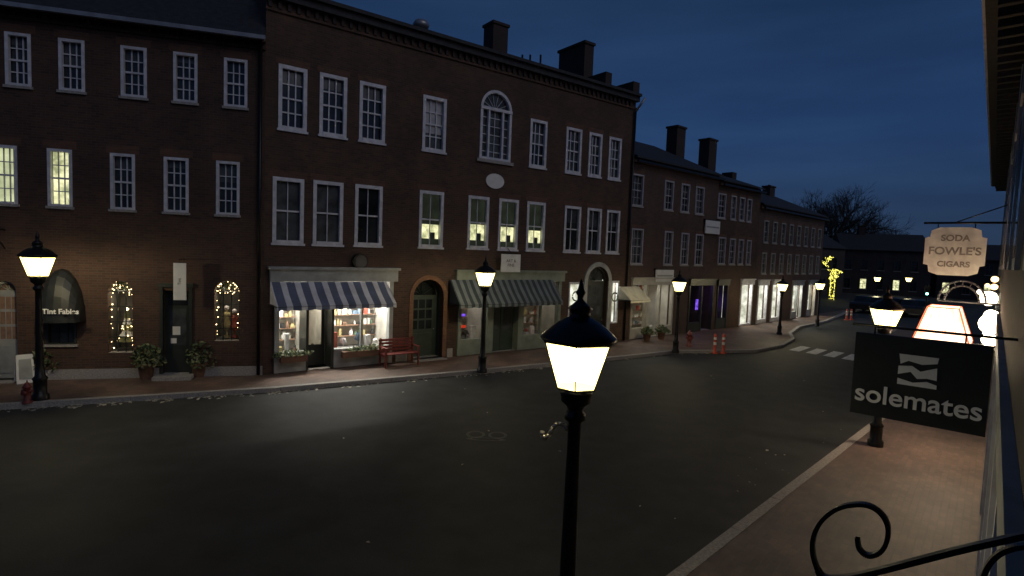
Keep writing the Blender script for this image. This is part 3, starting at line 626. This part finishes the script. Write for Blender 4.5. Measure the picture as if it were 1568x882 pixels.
LP([(-1,1),(1,1),(.95,.62),(.2,.45),(-.5,.6),(-.9,.35)]); LP([(-1,-1),(1,-1),(1,-.75),(.5,-.6),(-.2,-.78),(-1,-.6)])
LP([(-1,.2),(-.3,.3),(.15,-.0),(.95,.35),(.98,-.45),(.5,-.4),(0,-.5),(-.35,-.1),(-1,-.35)])
mb.build('logo',e)
s=16.0; l0,z0=SX(1415,385,s); l1,_=SX(1510,385,s); _,zt=SX(1462,348,s); _,zb=SX(1462,422,s)
e=empty('old_pharmacy_sign',R); mb=MB(); w=l0-l1; hh=zt-zb; cl=(l0+l1)/2; cz=(zt+zb)/2
out=[(-.5,.28),(-.42,.30),(-.40,.44),(-.25,.5),(.25,.5),(.40,.44),(.42,.30),(.5,.28),(.5,-.28),(.42,-.3),(.40,-.44),(.25,-.5),(-.25,-.5),(-.40,-.44),(-.42,-.3),(-.5,-.28)]
P=[(s,cl-a*w,cz+b*hh) for a,b in out]; P2=[(s+.06,p[1],p[2]) for p in P]; mb.poly(P,CREAM); mb.poly(P2[::-1],CREAM)
for k in range(len(P)): a=P[k];b=P[(k+1)%len(P)];c=P2[(k+1)%len(P)];d=P2[k]; mb.poly([a,d,c,b],GREY)
mb.tube((s+.03,WL,zt+.1),(s+.03,l0+.05,zt+.1),.025,.025,IRON); mb.tube((s+.03,WL,zt+.5),(s+.03,cl,zt+.12),.012,.012,IRON)
for q in(-.3,.3): mb.tube((s+.03,cl+q*w,zt+.1),(s+.03,cl+q*w,zt-.03),.012,.012,IRON,5)
mb.build('board',e)
for tx,dz,sz in(('SODA',.27,.2),("FOWLE'S",0,.25),('CIGARS',-.27,.18)): text('lettering',tx,sz*w/1.15,LETG,e,Matrix.Translation((s-.006,cl,cz+dz*hh))@SF,.003,.006)
s=14.0; a0,zb=SX(1395,524,s); a1,_=SX(1486,524,s); b0,zt=SX(1418,471,s); b1_,_=SX(1468,471,s)
e=empty('illuminated_entrance_canopy',R); mb=MB(); CAN=emit('lit_canopy_fabric',(1,.74,.5),4.2,.45,3.5,(1,.36,.2),sample=True); REDT=emit('orange_canopy_edge',(1,.2,.09),1.6)
dp=1.6; bot=[(s,a0,zb),(s,a1,zb),(s+dp,a1,zb),(s+dp,a0,zb)]; top=[(s+.35,b0,zt),(s+.35,b1_,zt),(s+dp-.35,b1_,zt),(s+dp-.35,b0,zt)]
for k in range(4): mb.poly([bot[k],bot[(k+1)%4],top[(k+1)%4],top[k]],CAN)
mb.poly(top,CAN)
for k in range(4): mb.tube(bot[k],bot[(k+1)%4],.012,.012,REDT); mb.tube(bot[k],top[k],.016,.016,REDT); mb.tube(top[k],top[(k+1)%4],.012,.012,REDT)
for k in range(1,5):
    q=k/5; A=Vector(bot[0]).lerp(Vector(bot[1]),q); B=Vector(top[0]).lerp(Vector(top[1]),q); mb.tube(A,B,.004,.004,REDT,4)
mb.build('shade',e); mb=MB(); mb.box(s+.5,s+.56,WL,a1,zb-.04,zb-.01,IRON); mb.box(s+1.1,s+1.16,WL,a1,zb-.04,zb-.01,IRON); mb.build('brackets',e)
s=17.0; l0,zz=SX(1436,460,s); l1,_=SX(1510,460,s); _,zt=SX(1472,430,s); mb=MB(); K=16; r=(l0-l1)/2
for dr in(0,.12):
    mb.path([(s,(l0+l1)/2+(r-dr)*math.cos(math.pi*k/K),zz+(zt-zz-dr)*math.sin(math.pi*k/K)) for k in range(K+1)],.025,GUT)
mb.tube((s,l0,zz),(s,WL,zz),.025,.025,GUT)
for k in range(2,15,2): t_=math.pi*k/K; mb.tube((s,(l0+l1)/2+r*math.cos(t_),zz+(zt-zz)*math.sin(t_)),(s,(l0+l1)/2+(r-.12)*math.cos(t_),zz+(zt-zz-.12)*math.sin(t_)),.01,.01,GUT,4)
mb.build('arched_sign_frame',None,R)
GL=emit('globe_light',(1,.84,.55),12); GL2=emit('warm_globe_light',(1,.6,.25),5)
for i,(px,py,s,r) in enumerate(((1514,457,20,.2),(1531,428,24,.1),(1518,484,15.2,.13),(1527,497,14.6,.2),(1519,508,15.6,.13),(1530,522,14.2,.13),(1535,440,22,.09),(1512,437,26,.07),(1500,447,30,.09))):
    l,z=SX(px,py,s); l=max(l,-.02); e=MB(); e.ball((s,l,z),r,GL2 if i in(1,6,7) else GL,12,8); e.tube((s,WL,z+r*.9),(s,l,z+r*.9),.02,.02,IRON); e.build('wall_globe_lamp',None,R)
ld=bpy.data.lights.new('entrance_light','POINT'); ld.energy=120; ld.color=(1,.82,.55); ld.shadow_soft_size=.2; lo=bpy.data.objects.new('entrance_light',ld); scene.collection.objects.link(lo); lo.matrix_world=R@Matrix.Translation((15.2,.5,2.5))
s=1.45
def V(px,py): l,z=SX(px,py,s); return Vector((s,l,z))
mb=MB()
ctrl=[(1252,872),(1245,848),(1246,822),(1258,798),(1278,781),(1303,773),(1330,774),(1350,787),(1360,808),(1357,832),(1345,847),(1328,850),(1316,840),(1313,824)]
ctrl2=[(1252,872),(1262,884),(1290,885),(1330,878),(1400,860),(1470,842),(1540,826),(1580,817)]
def smooth(c):
    P=[V(*p) for p in c]; out=[]
    for i in range(len(P)-1):
        p0=P[max(i-1,0)];p1=P[i];p2=P[i+1];p3=P[min(i+2,len(P)-1)]
        for j in range(6):
            t=j/6; out.append(.5*((2*p1)+(p2-p0)*t+(2*p0-5*p1+4*p2-p3)*t*t+(3*p1-p0-3*p2+p3)*t**3))
    return out+[P[-1]]
def strap(c,w=.0065,d=.012):
    P=smooth(c)
    for i in range(len(P)-1):
        a,b=P[i],P[i+1]; t=(b-a).normalized(); n=Vector((0,-t.z,t.y)); X=Vector((1,0,0))*d
        q=[a-n*w-X,a+n*w-X,a+n*w+X,a-n*w+X]; r=[b-n*w-X,b+n*w-X,b+n*w+X,b-n*w+X]
        for k in range(4): mb.poly([q[k],q[(k+1)%4],r[(k+1)%4],r[k]],IRON)
strap(ctrl,.0045,.008); strap(ctrl2,.0058,.009)
strap([(1500,900),(1512,868),(1530,848),(1556,838),(1580,836)],.0045,.008)
mb.build('wrought_iron_scroll_bracket',None,R)
# ================================================================ ground
ASP,nt,N,L,b=nodes('asphalt'); tc=N.new('ShaderNodeTexCoord')
def tex(kind,sc,det=6,vec=None):
    n=N.new(kind); n.inputs['Scale'].default_value=sc
    if kind=='ShaderNodeTexNoise': n.inputs['Detail'].default_value=det
    L.new(vec or tc.outputs['Object'],n.inputs['Vector']); return n
mp=N.new('ShaderNodeMapping'); mp.inputs['Rotation'].default_value=(0,0,-math.radians(42)); mp2=N.new('ShaderNodeMapping'); mp2.inputs['Scale'].default_value=(.06,.55,1); L.new(tc.outputs['Object'],mp.inputs[0]); L.new(mp.outputs[0],mp2.inputs[0])
n1=tex('ShaderNodeTexNoise',1.0,3,mp2.outputs[0]); n2=tex('ShaderNodeTexNoise',40,2); n3=tex('ShaderNodeTexNoise',1.6,5)
r=N.new('ShaderNodeValToRGB'); r.color_ramp.elements[0].position=.35; r.color_ramp.elements[1].position=.68; r.color_ramp.elements[0].color=(.030,.032,.031,1); r.color_ramp.elements[1].color=(.052,.054,.051,1); L.new(n1.outputs['Fac'],r.inputs['Fac'])
r3=N.new('ShaderNodeValToRGB'); r3.color_ramp.elements[0].position=.35; r3.color_ramp.elements[1].position=.65; r3.color_ramp.elements[0].color=(.75,.75,.75,1); r3.color_ramp.elements[1].color=(1.12,1.12,1.12,1); L.new(n3.outputs['Fac'],r3.inputs['Fac'])
mx=N.new('ShaderNodeMix'); mx.data_type='RGBA'; mx.blend_type='MULTIPLY'; mx.inputs[0].default_value=1; L.new(r.outputs['Color'],mx.inputs[6]); L.new(r3.outputs['Color'],mx.inputs[7]); 
L.new(mx.outputs[2],b.inputs['Base Color']); b.inputs['Specular IOR Level'].default_value=.32
rr_=N.new('ShaderNodeMapRange'); rr_.inputs['To Min'].default_value=.58; rr_.inputs['To Max'].default_value=.8; L.new(n1.outputs['Fac'],rr_.inputs['Value']); L.new(rr_.outputs[0],b.inputs['Roughness'])
bp=N.new('ShaderNodeBump'); bp.inputs['Strength'].default_value=.5; bp.inputs['Distance'].default_value=.01; L.new(n2.outputs['Fac'],bp.inputs['Height']); L.new(bp.outputs['Normal'],b.inputs['Normal'])
mb=MB(); mb.poly([(-400,-400,-.03),(400,-400,-.03),(400,400,-.03),(-400,400,-.03)],paint('earth',(.05,.05,.045),.9,.3,.3)); mb.build('ground')
mb=MB(); mb.poly([(-60,-30,0),(140,-30,0),(140,130,0),(-60,130,0)],ASP); mb.build('road')
PAV=brick('brick_paving_left',(.19,.115,.088),(.125,.08,.063),(.12,.1,.08),True,.2,.1,.6,.55,-.64); PAVR=brick('brick_paving_right',(.18,.125,.105),(.13,.095,.082),(.125,.11,.095),True,.2,.1,.6,.5,-WANG)
def pave(name,kerb,inner,m):
    e=empty(name); K=[Vector((p[0],p[1],0)) for p in kerb]; In=[]
    for i,p in enumerate(K):
        a=K[max(i-1,0)];c=K[min(i+1,len(K)-1)]; d=(c-a).normalized(); In.append((p,Vector((-d.y,d.x,0))))
    sg=1 if (Vector((inner[0][0],inner[0][1],0))-K[0]).dot(In[0][1])>0 else -1
    off=[p+n*sg*.17 for p,n in In]
    kb=MB()
    for i in range(len(K)-1):
        n_=max(1,int((K[i+1]-K[i]).length/1.5))
        for j in range(n_):
            A=K[i].lerp(K[i+1],j/n_);B_=K[i].lerp(K[i+1],(j+1)/n_-.012/max(.5,(K[i+1]-K[i]).length));C_=off[i].lerp(off[i+1],(j+1)/n_);D_=off[i].lerp(off[i+1],j/n_); z=WALK+.006+.006*rnd()
            kb.poly([(A.x,A.y,z),(B_.x,B_.y,z),(C_.x,C_.y,z),(D_.x,D_.y,z)],GRAN); kb.poly([(A.x,A.y,-.02),(B_.x,B_.y,-.02),(B_.x,B_.y,z),(A.x,A.y,z)],GRAN)
            kb.poly([(D_.x,D_.y,z),(C_.x,C_.y,z),(C_.x,C_.y,.05),(D_.x,D_.y,.05)],GRAN)
    kb.build('kerb',e)
    bm=bmesh.new(); vs=[bm.verts.new((p.x,p.y,WALK)) for p in off]+[bm.verts.new((p[0],p[1],WALK)) for p in inner[::-1]]
    f=bm.faces.new(vs); bmesh.ops.triangulate(bm,faces=[f])
    for f in bm.faces:
        if f.normal.z<0: f.normal_flip()
    me=bpy.data.meshes.new('paving'); bm.to_mesh(me); bm.free(); me.materials.append(m); o=bpy.data.objects.new('paving',me); scene.collection.objects.link(o); o.parent=e
kp=[G(*p,0) for p in[(0,628),(200,615),(430,600),(740,572),(900,556),(1040,541),(1100,541),(1160,540),(1200,532),(1217,522),(1212,513),(1225,503),(1265,494),(1300,478)]]
kp=[(kp[0]+(kp[0]-kp[1]).normalized()*8)]+kp
kerb=[(p.x,p.y) for p in kp]
i0=FR['B1']@Vector((-8,.3,0)); inner=[(i0.x,i0.y)]+[tuple((FR[k]@Vector((0,.3,0)))[:2]) for k in('B2','B3','B4')]+[tuple((FR['B4']@Vector((L4,.3,0)))[:2]),tuple((FR['B4']@Vector((L4+10,.3,0)))[:2])]
pave('brick_sidewalk',kerb,inner,PAV)
kr=[G(*p,0) for p in [(1180,772),(1330,656)]]; d=(kr[1]-kr[0]).normalized()
kr=[kr[0]-d*8,kr[0],kr[1],kr[1]+d*6]; w3=R@Vector((31,4.6,0)); w4=R@Vector((45,4.6,0)); kr+= [w3,w4]
ia=R@Vector((-8,-.2,0)); ib=R@Vector((45,-.2,0))
pave('brick_sidewalk',[(p.x,p.y) for p in kr],[(ia.x,ia.y),(ib.x,ib.y)],PAVR)
CW=paint('road_paint',(.75,.75,.72),.6,.3,6,0); mb=MB()
c1=G(1225,534); c4=G(1305,547); st=(c4-c1)/3; al=Vector((math.cos(math.radians(47)),math.sin(math.radians(47)),0)); wd=st.normalized()*.24
for i in range(0,11):
    c=c1+st*i; p=[c-al*.95-wd,c-al*.95+wd,c+al*.95+wd,c+al*.95-wd]; mb.poly([(q.x,q.y,.004) for q in p],CW)
mb.build('crosswalk')
mb=MB(); c=G(745,667); K=20; PM=paint('faded_road_marking',(.1,.1,.095),.7,.4,8,0)
for (dx,dy,rx,ry) in((-.25,.05,.22,.12),(.25,.05,.22,.12),(0,-.25,.45,.05)):
    for k in range(K):
        a=2*math.pi*k/K;b_=2*math.pi*(k+1)/K
        mb.poly([(c.x+dx+rx*q*math.cos(t_),c.y+dy+ry*q*2*math.sin(t_),.004) for q,t_ in((.7,a),(1,a),(1,b_),(.7,b_))],PM)
mb.build('utility_marking')
mb=MB()
def leaf(x,y,z,s=.05):
    a=rnd()*6.28; dx,dy=math.cos(a)*s,math.sin(a)*s; mb.poly([(x-dx,y-dy,z),(x+dy*.6,y-dx*.6,z+.02*rnd()),(x+dx,y+dy,z+.01),(x-dy*.6,y+dx*.6,z+.015)],LEAFT)
for i in range(1,7):
    a=kp[i];b_=kp[i+1]; 
    for _ in range(130 if i<5 else 30):
        t_=rnd()
        if math.sin(t_*23+i*2)+rnd()*1.2<.1: continue
        p=a.lerp(b_,t_); q=(p/p.length)*(-(rnd()**2.5)*.3-.03); leaf(p.x+q.x,p.y+q.y,.006,.03+.05*rnd())
for _ in range(22): leaf(-8+rnd()*20,7+rnd()*13,.006,.03+.03*rnd())
for _ in range(24): t_=rnd(); p=kr[0].lerp(kr[3],t_); leaf(p.x-.1-rnd()**2*1.2,p.y+.1+rnd()**2*1.0,.006,.025)
mb.build('fallen_leaves')
# ================================================================ street lamps
PANE=paneglow('lantern_pane',(1,.80,.26),3.4,.75); CORE=emit('lamp_core',(1,.9,.6),26)
AR=paint('brushed_metal',(.6,.56,.46),.3,.1,5,0,.7)
def lamp(px,py,sc=1.0,power=60,arm=False,pos=None,zb=WALK):
    p=G(px,py,zb) if pos is None else Vector(pos)
    e=empty('street_lamp',Matrix.Translation((p.x,p.y,zb))@Matrix.Rotation(math.radians(20),4,'Z'))
    k=sc; mb=MB()
    mb.lathe([(.17,0),(.17,.12),(.13,.16),(.13,.45),(.15,.5),(.1,.56),(.08,.8),(.062,2.3),(.06,2.5),(.1,2.53),(.1,2.58),(.07,2.62),(.09,2.66),(.14,2.70),(.14,2.74),(.155,2.78),(.155,2.82),(.0,2.82)],IRON,(0,0,0),16)
    mb.build('post',e,Matrix.Scale(k,4))
    z0,z1=2.83,3.27; r0,r1=.19,.335; n=6
    mb=MB(); gl=MB()
    for i in range(n):
        a=2*math.pi*i/n;b_=2*math.pi*(i+1)/n
        A=(r0*math.cos(a),r0*math.sin(a),z0);B=(r0*math.cos(b_),r0*math.sin(b_),z0);C_=(r1*math.cos(b_),r1*math.sin(b_),z1);D_=(r1*math.cos(a),r1*math.sin(a),z1)
        gl.poly([A,B,C_,D_],PANE); mb.tube(A,D_,.006,.006,IRON,5); mb.tube(A,B,.012,.012,IRON,5); mb.tube(D_,C_,.016,.016,IRON,5)
    mb.lathe([(.345,z1),(.36,z1+.02),(.35,z1+.04),(.3,z1+.09),(.2,z1+.17),(.12,z1+.215),(.1,z1+.22),(.1,z1+.29),(.12,z1+.3),(.07,z1+.34),(.03,z1+.38),(.03,z1+.42),(.05,z1+.45),(.03,z1+.48),(.012,z1+.56),(.001,z1+.58)],IRON,(0,0,0),18)
    mb.build('lantern_frame',e,Matrix.Scale(k,4)); gl.build('lantern_glass',e,Matrix.Scale(k,4))
    mb=MB(); mb.lathe([(.001,0),(.05,.04),(.085,.14),(.07,.26),(.001,.34)],CORE,(0,0,z0+.04),10); mb.tube((0,0,z0-.01),(0,0,z0+.06),.03,.03,IRON,8); mb.build('bulb',e,Matrix.Scale(k,4))
    ld=bpy.data.lights.new('lamp_light','POINT'); ld.energy=power; ld.color=(1,.84,.58); ld.shadow_soft_size=.1; lo=bpy.data.objects.new('lamp_light',ld); scene.collection.objects.link(lo); lo.parent=e; lo.location=(0,0,(z0+.40)*k)
    if arm:
        mb=MB()
        P=[(-.06,0,2.42),(-.1,0,2.47),(-.16,0,2.48),(-.2,0,2.44),(-.235,0,2.37),(-.27,0,2.335),(-.305,0,2.36),(-.3,0,2.4)]
        mb.path([Matrix.Rotation(math.radians(-20),3,'Z')@Vector(q) for q in P],.022,AR,8); mb.build('hook_arm',e)
    return e
lamp(862,1034,1,110,True); lamp(738,570,1.02,130); lamp(1034,540,.93,140); lamp(1193,512,.86,150); lamp(1251,500,.84,120); lamp(62,612,1.07,170); lamp(1340,682,.95,110)
for px,py in((1340,470),(1388,468),):
    g=G(px,py,0); e=lamp(px,py,.9,60,pos=(g.x,g.y,0),zb=0)
# ================================================================ street furniture
g=G(612,560,WALK); e=empty('park_bench',Matrix.Translation(g)@Matrix.Rotation(math.radians(36.8),4,'Z')); mb=MB()
for i in range(4): mb.box(-.65,.65,-.22+i*.12,-.13+i*.12,.43,.46,RED)
for i in range(4): mb.box(-.65,.65,.24+i*.015,.27+i*.015,.5+i*.11,.58+i*.11,RED)
mb.build('slats',e); mb=MB()
for x in(-.6,.6): mb.box(x-.03,x+.03,-.22,-.17,0,.65,RED); mb.box(x-.03,x+.03,.25,.3,0,.95,RED); mb.box(x-.04,x+.04,-.25,.25,.651,.68,RED); mb.box(x-.03,x+.03,-.17,.25,.36,.42,RED)
mb.build('legs_and_arms',e)
def planter(px,py,h=.45,w=.22,fh=.35,n=260):
    g=G(px,py,WALK); mb=MB(); mb.lathe([(w*.7,0),(w*.95,h*.8),(w*1.1,h*.85),(w*1.1,h),(w*.95,h),(w*.9,h-.05),(0.001,h-.05)],POT,(0,0,0),14)
    foliage(mb,(0,0,h+fh*.7),w*1.6,w*1.6,fh,n,LEAF,LEAF2,.07); foliage(mb,(.1,0,h+.05),w*2,w*2,fh*.5,n//2,LEAF2,LEAF,.06)
    mb.tube((0,0,h-.05),(0,.02,h+fh),.02,.01,BARK,5); mb.build('potted_plant',None,Matrix.Translation(g))
planter(224,580); planter(305,576,.4,.22,.4); planter(68,580,.35,.2,.35); planter(990,522,.35,.2,.2,150); planter(1012,519,.35,.2,.2,150)
def hydrant(px,py,k=1):
    g=G(px,py,WALK); mb=MB(); mb.lathe([(.15,0),(.15,.05),(.1,.07),(.1,.5),(.13,.52),(.13,.56),(.1,.6),(.06,.68),(.02,.7),(.02,.76),(.001,.76)],RED,(0,0,0),14); mb.tube((-.17,0,.4),(.17,0,.4),.05,.05,RED,8); mb.tube((0,0,.36),(0,-.18,.36),.07,.07,RED,8); mb.build('fire_hydrant',None,Matrix.Translation(g)@Matrix.Scale(k,4))
hydrant(1055,530); hydrant(42,617,.72)
def post(px,py,h=.85):
    g=G(px,py,0); mb=MB(); mb.lathe([(.16,0),(.16,.05),(.07,.07),(.065,h*.45)],REDC,(0,0,0),12); mb.lathe([(.067,h*.45),(.067,h*.6)],SIGNW,(0,0,0),12); mb.lathe([(.065,h*.6),(.065,h*.72)],REDC,(0,0,0),12); mb.lathe([(.067,h*.72),(.067,h*.85)],SIGNW,(0,0,0),12); mb.lathe([(.065,h*.85),(.06,h),(.02,h+.03),(.001,h+.03)],REDC,(0,0,0),12); mb.build('traffic_delineator_post',None,Matrix.Translation(g))
post(1094,541); post(1107,541); post(1296,490,.8); post(1303,490,.8)
g=G(38,585,WALK); mb=MB()
mb.poly([(-.25,-.22,0),(.25,-.22,0),(.22,0,.95),(-.22,0,.95)],SIGNW); mb.poly([(-.25,.22,0),(-.22,0.01,.95),(.22,0.01,.95),(.25,.22,0)],SIGNW); mb.poly([(-.18,-.215,.15),(.18,-.215,.15),(.16,-.06,.8),(-.16,-.06,.8)],GREY); mb.build('sandwich_board_sign',None,Matrix.Translation(g)@Matrix.Rotation(.9,4,'Z')@Matrix.Scale(.8,4))
# pedestrian signal at the far corner
mb=MB(); X,Y=(1420-784)/FOC*42,42.0; mb.tube((0,0,0),(0,0,2.9),.06,.05,IRON); mb.box(-.16,.16,-.16,.1,2.0,2.75,IRON)
for j,mt in enumerate((emit('signal_green',(.25,1,.75),9),SIGNB,SIGNB)): mb.tube((0,-.165,2.16+j*.22),(0,-.175,2.16+j*.22),.09,.09,mt,12); mb.tube((0,-.17,2.26+j*.22),(0,-.3,2.24+j*.22),.02,.02,IRON,5)
mb.build('traffic_light',None,Matrix.Translation((X,Y,0))@Matrix.Rotation(math.radians(-35),4,'Z'))
# ================================================================ distance
def house(name,cx,cy,ang,w,d,ze,zr,br,lit=()):
    e=empty(name,mkframe((cx,cy),ang)); wins=[]; n=int(w/2.2)
    for z in(.7,3.4,6.1):
        if z+1.5>ze: break
        for i in range(n): u=.6+i*(w-1)/n; wins.append([u,u+.9,z,z+1.5])
    mb=MB(); wall(mb,0,w,0,ze,wins,br); body(mb,0,w,d,ze,zr,br); mb.build('walls',e); mb=MB(); roof(mb,0,w,d,ze,zr,.3); chimney(mb,w*.3,d/2,.8,.8,zr-.5,zr+1.3); mb.build('roof',e)
    mb=MB()
    for i,r in enumerate(wins): window(mb,*r,2,2,'fullb' if i in lit else None,.08,DARKW)
    mb.build('windows',e)
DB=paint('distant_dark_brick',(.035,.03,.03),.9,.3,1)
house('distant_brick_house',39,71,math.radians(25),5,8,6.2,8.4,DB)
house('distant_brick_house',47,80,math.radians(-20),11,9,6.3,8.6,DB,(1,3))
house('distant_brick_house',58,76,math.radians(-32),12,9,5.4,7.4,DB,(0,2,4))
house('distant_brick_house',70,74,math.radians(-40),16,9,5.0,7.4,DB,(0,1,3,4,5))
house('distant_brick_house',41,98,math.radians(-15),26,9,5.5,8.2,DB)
def tree(name,x,y,h,seed,bulbs=False,levels=6,spread=1.0,trunk=.3):
    random.seed(seed); mb=MB()
    def br(p,d,l,r,n):
        q=p+d*l; mb.tube(p,q,r,r*.68,BARK,5 if n>2 else 3,False)
        if bulbs:
            for k in range(int(l/(.018 if n==levels else .06))):
                a=rnd()*6.28; mb.octa(p.lerp(q,rnd())+Vector((math.cos(a),math.sin(a),0))*(r+.02),.045,BULBY)
        if n==0: return
        m=3 if n>1 else 4
        for i in range(m+(rnd()<.3)):
            v=Vector((rnd()-.5,rnd()-.5,(rnd()-.5)*(.5 if bulbs else 1))).normalized()
            nd=(d+v*.85*spread+Vector((0,0,-.35 if bulbs else .12))).normalized(); br(p.lerp(q,.8+.2*rnd() if bulbs else .6+.4*rnd()) if i else q,nd,l*((.38+.2*rnd()) if bulbs else (.62+.25*rnd())),r*.58,n-1)
    br(Vector((0,0,0)),Vector((0,0,1)),h*(.5 if bulbs else .28),trunk,levels); mb.build(name,None,Matrix.Translation((x,y,0)))
for i,(px,D,h) in enumerate(((1225,88,17),(1250,92,19),(1272,90,18),(1298,96,16),(1318,100,15))):
    tree('bare_tree',(px-784)/FOC*D,D,h,20+i,False,6,.9,.35)
g=G(1273,459); tree('christmas_lit_tree',g.x,g.y,6.6,5,True,3,1.5,.22)
def car(x,y,ang,col,lights=False):
    e=empty('parked_car',mkframe((x,y),ang)); mb=MB()
    pr=[(-2.15,.35),(-2.15,.75),(-1.95,.9),(-1.2,.95),(-.65,1.38),(.75,1.42),(1.45,1.0),(2.05,.88),(2.15,.6),(2.15,.35)]
    for sy in(-.85,.85): mb.poly([(a,sy,z) for a,z in(pr if sy>0 else pr[::-1])],col)
    for i in range(len(pr)):
        a=pr[i];b=pr[(i+1)%len(pr)]; mb.poly([(a[0],-.85,a[1]),(b[0],-.85,b[1]),(b[0],.85,b[1]),(a[0],.85,a[1])],GLS if i in(3,5) else col)
    for sy in(-.856,.856): mb.poly([(-1.05,sy,.97),(-.6,sy,1.32),(.7,sy,1.35),(1.25,sy,1.0)],GLS)
    for wx in(-1.35,1.35):
        for sy in(-.8,.8): mb.tube((wx,sy-.1,.32),(wx,sy+.1,.32),.32,.32,SIGNB,16)
    if lights:
        for sy in(-.6,.6): mb.tube((-2.151,sy,.68),(-2.18,sy,.68),.13,.13,HEADL,10)
    mb.build('body',e); return e
HEADL=emit('headlamp',(1,.97,.85),30)
CARP=paint('car_paint',(.03,.03,.035),.3,.1,3,0)
for (px,py,a,li) in((1330,478,40,False),(1362,480,42,True),(1400,484,44,False)):
    g=G(px,py,0); car(g.x,g.y,math.radians(a),CARP,li)
random.seed(3)
# ================================================================ world, sun, camera
w=bpy.data.worlds.new('World'); scene.world=w; w.use_nodes=True; N=w.node_tree.nodes; L=w.node_tree.links; bg=N['Background']
tc=N.new('ShaderNodeTexCoord'); sp=N.new('ShaderNodeSeparateXYZ'); L.new(tc.outputs['Generated'],sp.inputs[0])
r=N.new('ShaderNodeValToRGB'); L.new(sp.outputs['Z'],r.inputs['Fac']); cr=r.color_ramp
cr.elements[0].position=0; cr.elements[0].color=(.019,.038,.075,1); cr.elements[1].position=1; cr.elements[1].color=(.006,.018,.05,1)
for p,c in((.07,(.0165,.043,.102)),(.2,(.0165,.050,.140)),(.42,(.0095,.029,.082))): 
    q=cr.elements.new(p); q.color=(*c,1)
mp=N.new('ShaderNodeMapping'); mp.inputs['Scale'].default_value=(1.2,1.2,7); mp.inputs['Rotation'].default_value=(.12,.1,0); L.new(tc.outputs['Generated'],mp.inputs[0])
n=N.new('ShaderNodeTexNoise'); n.inputs['Scale'].default_value=1.6; n.inputs['Detail'].default_value=5; n.inputs['Roughness'].default_value=.5; L.new(mp.outputs[0],n.inputs['Vector'])
r2=N.new('ShaderNodeValToRGB'); r2.color_ramp.elements[0].position=.35; r2.color_ramp.elements[1].position=.7; r2.color_ramp.elements[0].color=(.74,.77,.81,1); r2.color_ramp.elements[1].color=(1.24,1.18,1.12,1); L.new(n.outputs['Fac'],r2.inputs['Fac'])
mx=N.new('ShaderNodeMix'); mx.data_type='RGBA'; mx.blend_type='MULTIPLY'; mx.inputs[0].default_value=1; L.new(r.outputs['Color'],mx.inputs[6]); L.new(r2.outputs['Color'],mx.inputs[7])
sky=N.new('ShaderNodeTexSky'); sky.sky_type='NISHITA'; sky.sun_disc=False; sky.sun_elevation=math.radians(1); sky.sun_rotation=math.radians(131)
ad=N.new('ShaderNodeMix'); ad.data_type='RGBA'; ad.blend_type='ADD'; ad.inputs[0].default_value=.005; L.new(mx.outputs[2],ad.inputs[6]); L.new(sky.outputs[0],ad.inputs[7])
L.new(ad.outputs[2],bg.inputs['Color']); bg.inputs['Strength'].default_value=1
sd=bpy.data.lights.new('dusk_glow','SUN'); sd.energy=.31; sd.angle=math.radians(40); sd.color=(.98,.96,1); so=bpy.data.objects.new('dusk_glow_sun',sd); scene.collection.objects.link(so)
dirv=Vector((-.756,.655,-.7)).normalized(); so.rotation_euler=dirv.to_track_quat('-Z','Y').to_euler()
cam=bpy.data.cameras.new('camera'); co=bpy.data.objects.new('camera',cam); scene.collection.objects.link(co); co.matrix_world=Matrix.Translation(CAM)@CAMROT.to_4x4()
cam.sensor_width=36; cam.lens=36*FOC/1568; cam.clip_start=.05; cam.clip_end=1500; scene.camera=co
scene.view_settings.view_transform='Standard'; scene.view_settings.look='None'; scene.view_settings.exposure=0
